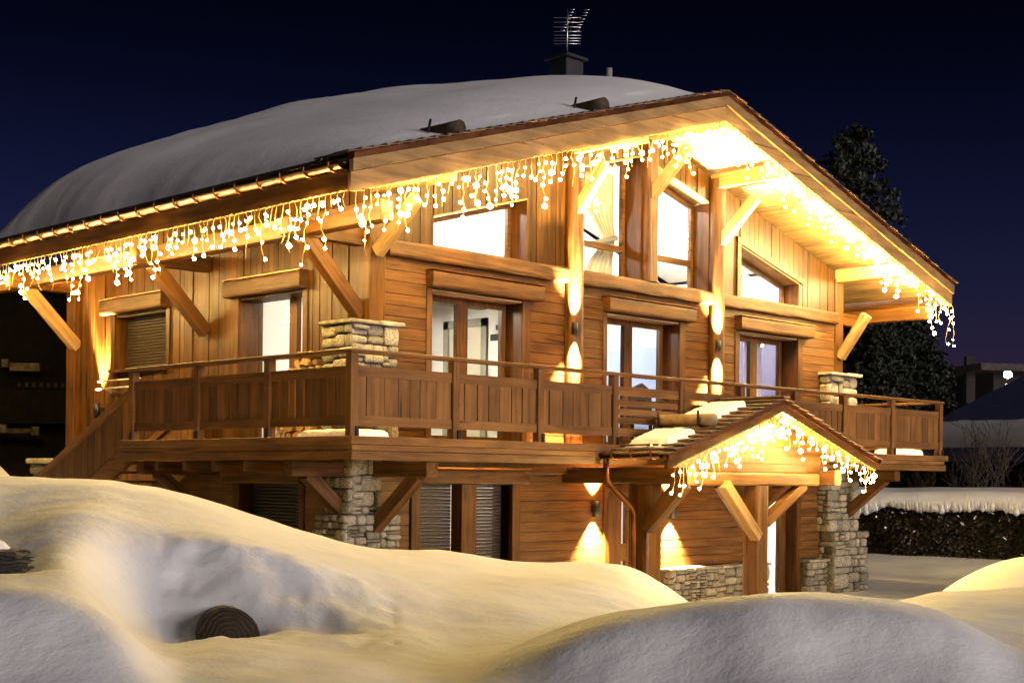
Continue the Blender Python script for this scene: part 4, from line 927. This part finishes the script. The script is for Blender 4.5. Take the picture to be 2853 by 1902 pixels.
# ------------------------------------------------------------------ things in the snow
def at(s, d, z): return CAM+FW*d+RT*(s*d)-Vector((0, 0, CAM.z))+Vector((0, 0, z))
c = at(-.2005, 8.60, -1.455); lg = hewn('half_buried_log', c, c+FW*.9+RT*-.25+Vector((0, 0, -.05)), .38, .38, 'ring', None, rnd=1.0, jit=.002, label='dark sawn log end poking out of the snow drift', category='log')
ds = thing('dry_stone_wall', at(-.372, 8.1, -1.1), 'low stack of dark flat stones half buried at the left edge', 'stone wall'); r = random.Random(3)
zc_ = -1.08
for k in range(5):
    th = r.uniform(.028, .062)
    for j in range(7):
        p = at(-.366-.038*j+r.uniform(-.009, .006), 8.1+r.uniform(-.08, .08), zc_+th/2); mw = Matrix.Translation(p) @ Matrix.Rotation(YAW-R(90)+r.uniform(-.5, .5), 4, 'Z') @ Matrix.Rotation(r.uniform(-.06, .06), 4, 'Y') @ Matrix.Diagonal((r.uniform(.26, .36), r.uniform(.26, .40), th*1.02, 1))
        bm = bmesh.new(); bmesh.ops.create_cube(bm, size=1); bmesh.ops.subdivide_edges(bm, edges=bm.edges, cuts=2, use_grid_fill=True)
        for v_ in bm.verts: v_.co += Vector((r.uniform(-.09, .09), r.uniform(-.09, .09), r.uniform(-.06, .06)))
        put('stone', frombm('stone', bm, 'slate'), ds, mw)
    zc_ += th
v, f = [], []; n = 30; pc = at(-.408, 8.15, 0)
for i in range(n+1):
    for j in range(n+1):
        a, b = i/n*2-1, j/n*2-1; q = math.hypot(a, b); h_ = .15*max(0, 1-q**2.4)**.7-(.03 if q > 1 else 0); pp = pc+RT*((a-.45)*.75)+FW*(b*.34); v.append((pp.x, pp.y, zc_+.0+h_+.012*noise.noise(Vector((a*3, b*3, 4)))))
for i in range(n):
    for j in range(n): q = i*(n+1)+j; f.append((q, q+n+1, q+n+2, q+1))
put('snow_patch', mesh('snow_patch', v, f, 'snow', True), None, None, label='rounded cap of snow on the low dark stone stack', category='snow')
gp = thing('stone_gatepost', (1.5, 9.9, -2.6), 'rough stone gatepost at the foot of the stairs', 'gatepost'); box('core', 1.25, 1.75, 9.7, 10.2, -2.7, -.30, 'mortar', gp)
stone_face(gp, 'xz', 1.2, 1.8, -1.2, -.32, 9.66, .4, 91); stone_face(gp, 'yz', 9.66, 10.2, -1.2, -.32, 1.2, .4, 92); box('cap_slab', 1.12, 1.86, 9.58, 10.26, -.31, -.22, 'stone', gp, .02)

# ------------------------------------------------------------------ hedge with snow on top
def leafcloud(name, n, sampler, size, m, seed, parent=None, **pr):
    r = np.random.default_rng(seed); v = np.empty((n*4, 3)); P = sampler(r, n)
    a = r.normal(size=(n, 3)); a /= np.linalg.norm(a, axis=1)[:, None]; b = np.cross(a, r.normal(size=(n, 3))); b /= np.linalg.norm(b, axis=1)[:, None]
    s_ = size*r.uniform(.6, 1.4, (n, 1)); v[0::4] = P-a*s_; v[1::4] = P-b*s_*.5; v[2::4] = P+a*s_; v[3::4] = P+b*s_*.5
    me = bpy.data.meshes.new(name); me.vertices.add(n*4); me.vertices.foreach_set('co', v.ravel()); me.loops.add(n*4); me.loops.foreach_set('vertex_index', np.arange(n*4, dtype=np.int32)); me.polygons.add(n); me.polygons.foreach_set('loop_start', np.arange(0, n*4, 4, dtype=np.int32)); me.polygons.foreach_set('loop_total', np.full(n, 4, np.int32)); me.update(); me.materials.append(M[m])
    return put(name, me, parent, None, **pr)
HA, HB = Vector((20.55, 6.6, -2.5)), Vector((22.6, -.6, -2.4)); hd = (HB-HA).normalized(); hn = Vector((-hd.y, hd.x, 0))
if hn.dot(FW) < 0: hn = -hn
HL = (HB-HA).length
hedge = thing('hedge', HA+hd*3, 'dark clipped hedge beyond the chalet', 'hedge')
def hs(r, n):
    t = r.uniform(0, HL, n); w = r.beta(.7, 1.6, n)*1.0; h = r.uniform(0, 1.42, n); bulge = .10*np.sin(t*2.1)+.07*np.sin(t*5.3+h*3)
    return np.array(HA)[None]+np.outer(t, hd)+np.outer(w+bulge, hn)+np.outer(h, [0, 0, 1])
leafcloud('foliage', 16000, hs, .055, 'leaf', 1, hedge); leafcloud('foliage', 9000, hs, .055, 'leaf2', 2, hedge)
cc = HA+hd*(HL/2)+hn*.65; mw, _ = frame_of(HA+hn*.65+Vector((0, 0, .65)), HB+hn*.65+Vector((0, 0, .65)), (0, 0, 1)); put('core', boxmesh(HL-.1, .8, 1.25, 'leaf'), hedge, mw)
v, f = [], []; nu, nw = 420, 22
for i in range(nu+1):
    for j in range(nw+1):
        t = HL*i/nu; w = j/nw
        if w < .35: q = w/.35; ox = -.16-.10*math.sin(q*math.pi); zz = 1.34+.32*q+.16*noise.noise(Vector((t*1.6, 1, 0)))*(1-q)+(.10*noise.noise(Vector((t*2.3, 3, 0)))+.07*noise.noise(Vector((t*6.1, 5, 0)))+.09*noise.noise(Vector((t*17, 5, 0)))+.07*noise.noise(Vector((t*37, 8, 0))))*(1-q)**2
        else: q = (w-.35)/.65; ox = -.16+1.6*q; zz = 1.66+.10*math.sin(q*math.pi)
        zz += .05*noise.noise(Vector((t*.8, w*2, 4)))
        p = HA+hd*t+hn*ox+Vector((0, 0, zz)); v.append(p)
for i in range(nu):
    for j in range(nw): a = i*(nw+1)+j; f.append((a, a+1, a+nw+2, a+nw+1))
o = put('hedge_snow', mesh('hedge_snow', v, f, 'snow', True), None, None, label='thick band of snow lying on top of the hedge', category='snow'); sm = o.modifiers.new('t', 'SOLIDIFY'); sm.thickness = .08
def clump(r, n):
    t = r.uniform(0, HL, n); h = 1.42-np.abs(r.normal(0, .16, n)); far = r.random(n) < .12; h[far] = r.uniform(.2, 1.3, far.sum())
    return np.array(HA)[None]+np.outer(t, hd)+np.outer(r.uniform(-.16, -.02, n), hn)+np.outer(h, [0, 0, 1])
leafcloud('snow_clump', 160, clump, .05, 'snow', 3, None, kind='stuff', label='small clumps of snow caught in the hedge')

# ------------------------------------------------------------------ fir trees
def fir(base, H, rad, seed, label, droop=.35, dens=1.0):
    t = thing('fir_tree', base, label, 'tree', 'fir trees behind the chalet'); r = np.random.default_rng(seed); B = Vector(base)
    put('trunk', tubemesh([[Vector((0, 0, 0)), Vector((.02, 0, H*.5)), Vector((0, 0, H*.98))]], rad*.07, 'trunk', 8, True, lambda q: 1-.9*q), t, Matrix.Translation(B))
    P, D = [], []
    nb = int(420*dens)
    for k in range(nb):
        q = (k+r.random())/nb; z = H*(.06+.94*q); L = rad*((1-q)**.48*.90+.10)*r.uniform(.65, 1.12); az = r.uniform(0, 6.283); d = np.array([math.cos(az), math.sin(az)])
        m_ = max(10, int(150*L/rad*dens))
        for j in range(m_):
            u_ = r.uniform(.08, 1)**.8; spread = .20*L*(1.1-u_); w = r.normal(0, spread)
            x = d*L*u_+np.array([-d[1], d[0]])*w; P.append((x[0], x[1], z-L*droop*u_+.12*L*u_*u_-abs(r.normal(0, .05*rad))))
    P = np.array(P); n = len(P)
    leafcloud('crown', n, lambda rr, nn: P+np.array(B)[None], .05*rad**.5*1.05, 'needle', seed+7, t)
    return t
fir((31.95, 12.85, -2.6), 14.3, 3.3, 1, 'tall dark fir rising behind the right eave')
fir((35.6, 12.6, -2.6), 8.2, 2.6, 2, 'shorter dark fir below and right of the tall one')
fir((29.0, 10.8, -2.6), 8.0, 2.4, 3, 'broad dark fir behind the right corner of the chalet')
fir((39.5, 14.0, -2.4), 6.6, 2.1, 4, 'small dark fir beside the snowy neighbouring roof')
# bare shrubs
def shrub(base, H, seed, label):
    t = thing('bare_shrub', base, label, 'shrub', 'bare shrubs behind the hedge'); r = random.Random(seed); paths = []
    def grow(p, d, L, n):
        q = [Vector(p)]
        for k in range(5): d = (d+Vector((r.gauss(0, .13), r.gauss(0, .13), .03))).normalized(); q.append(q[-1]+d*L/5)
        paths.append((q, n))
        if n: 
            for k in range(3): grow(q[r.randrange(2, 6)], (d+Vector((r.gauss(0, .5), r.gauss(0, .5), .2))).normalized(), L*.6, n-1)
    for k in range(4): grow((0, 0, 0), Vector((r.gauss(0, .25), r.gauss(0, .25), 1)).normalized(), H*.6, 3)
    v, f = [], []
    put('branches', tubemesh([p for p, n in paths], .009, 'trunk', 4), t, Matrix.Translation(base))
for k, (s, d, H) in enumerate(((.318, 38, 2.9), (.338, 37, 3.2), (.357, 38, 2.6), (.30, 39, 2.2))):
    b = at(s, d, -2.4); shrub(b, H, 20+k, ['bare shrub behind the hedge, below the middle of the snowy roof', 'tall bare shrub behind the hedge at the right', 'rightmost bare shrub behind the hedge', 'bare shrub behind the hedge next to the balcony end'][k])

# ------------------------------------------------------------------ neighbouring houses and street lamps
nh = thing('neighbour_house', at(.34, 44, -2.4), 'dark neighbouring house with a wide snow-covered roof', 'house')
rd = (FW*math.cos(R(55))+RT*math.sin(R(55))); ed_ = (RT*math.cos(R(55))-FW*math.sin(R(55)))
A_ = at(.262, 43.5, .10); rise = .36
def npnt(a, b, z): return A_+ed_*a+rd*b+Vector((0, 0, z))
v = [npnt(0, 0, 0), npnt(12, 0, 0), npnt(12, 7.5, 7.5*rise), npnt(0, 7.5, 7.5*rise), npnt(12, 15, 0), npnt(0, 15, 0)]
vt = [p+Vector((0, 0, .42)) for p in v]
put('roof', mesh('nroof', v+vt, [(0, 3, 2, 1), (3, 5, 4, 2), (6, 7, 8, 9), (9, 8, 10, 11), (0, 1, 7, 6), (0, 6, 9, 3), (3, 9, 11, 5), (1, 2, 8, 7), (2, 4, 10, 8), (5, 11, 10, 4)], 'dimroof'), nh)
for za, zb, w_ in ((0, 2.6, 0), ):
    v = []; f = []
    for i in range(61):
        for j in range(13):
            b_ = -.05+(2.5+.5*noise.noise(Vector((i*.25, 2, 2))))*j/12; v.append(npnt(12*i/60, b_, b_*rise+.43+.22*math.sin(min(1, j/11)*math.pi)**.5*(1-.3*j/12)))
    for i in range(60):
        for j in range(12): q = i*13+j; f.append((q, q+13, q+14, q+1))
    put('roof_snow', mesh('nsnow', v, f, 'snow', True), nh)
w0 = [npnt(.6, .8, -.05), npnt(11.4, .8, -.05), npnt(11.4, 14.2, -.05), npnt(.6, 14.2, -.05)]
gab = [npnt(.6, 7.5, 7.5*rise-.15), npnt(11.4, 7.5, 7.5*rise-.15)]; lo = [Vector((p.x, p.y, -2.9)) for p in w0]
put('wall', mesh('nwall', w0+lo+gab, [(0, 4, 5, 1), (1, 5, 6, 2, 9), (2, 6, 7, 3), (3, 7, 4, 0, 8)], 'darkwood'), nh)
dh = thing('distant_house', at(.36, 75, -2), 'distant dark house with a chimney below the street lamp', 'house')
def obox(c, w, d, h, m, parent, name, ang): 
    return put(name, boxmesh(w, d, h, m), parent, Matrix.Translation(c+Vector((0, 0, h/2))) @ Matrix.Rotation(ang, 4, 'Z'))
ang = math.atan2(RT.y, RT.x)
obox(at(.375, 76, -2.5), 9, 6, 7.6, 'darkwood', dh, 'wall', ang+.2); obox(at(.372, 75.5, 5.1), 11, 8, .35, 'darktile', dh, 'roof', ang+.2); obox(at(.325, 72, 3.5), .45, .45, 2.4, 'darkwood', dh, 'chimney', ang)
def street_lamp(s, d, zh, label, lit=True, arm=1.0):
    b = at(s, d, -2.3); t = thing('street_lamp', b, label, 'street lamp'); h = Vector((b.x, b.y, zh))
    tube('pole', [b+RT*-arm, Vector((b.x, b.y, zh-.4))+RT*-arm], .06, 'metal', t, 8); tube('arm', [Vector((b.x, b.y, zh-.4))+RT*-arm, h+RT*(-arm*.8)+Vector((0, 0, .02)), h+Vector((0, 0, .12))], .03, 'metal', t, 6)
    bm = bmesh.new(); bmesh.ops.create_uvsphere(bm, u_segments=16, v_segments=10, radius=.18); bmesh.ops.scale(bm, vec=(1, 1, .8), verts=bm.verts)
    put('lamp_head', frombm('lamp_head', bm, 'street' if lit else 'zinc', True), t, Matrix.Translation(h))
street_lamp(.3523, 60, 4.08, 'lit street lamp shining above the snowy neighbouring roof', arm=.05)
# dark chalet at the left
lh = thing('dark_chalet', at(-.36, 33, -2.5), 'unlit dark neighbouring chalet at the left edge', 'house')
lang = ang+.12
obox(at(-.372, 34, -2.6), 9.6, 6, 6.0, 'darkwood', lh, 'wall', lang)
for z in (1.35, -.25):
    obox(at(-.372, 30.4, z-.65), 8.6, .08, .62, 'darkwood', lh, 'balcony_front', lang); obox(at(-.372, 30.8, z-.75), 8.6, 1.0, .10, 'darkwood', lh, 'balcony_floor', lang)
for k in range(14): obox(at(-.354+.0026*k, 30.35, 1.38), .05, .06, .09, 'mortar' if k % 2 else 'darkwood', lh, 'baluster', lang)
for s, z, w, h in ((-.3615, 1.80, .13, .17), (-.3475, 1.72, .62, .17), (-.3625, .38, .14, .18), (-.3395, .34, .15, .18), (-.351, .38, .5, .10)): obox(at(s, 30.3, z), w, .08, h, 'stone', lh, 'shutter_board', lang)
obox(at(-.375, 33, 3.4), 12, 9, .3, 'darkwood', lh, 'roof', lang)
v, f = [], []; n = 30
for i in range(n+1):
    for j in range(n+1):
        a, b = i/n*2-1, j/n*2-1; p = at(-.415+.11*a, 24+3.2*b, 0); q = a*a+b*b; v.append((p.x, p.y, -2.7+3.0*max(0, 1-q*.8)**1.3+.05*noise.noise(Vector((a*4, b*4, 0)))))
for i in range(n):
    for j in range(n): q = i*(n+1)+j; f.append((q, q+n+1, q+n+2, q+1))
put('snow_mound', mesh('snow_mound', v, f, 'snow', True), kind='structure')
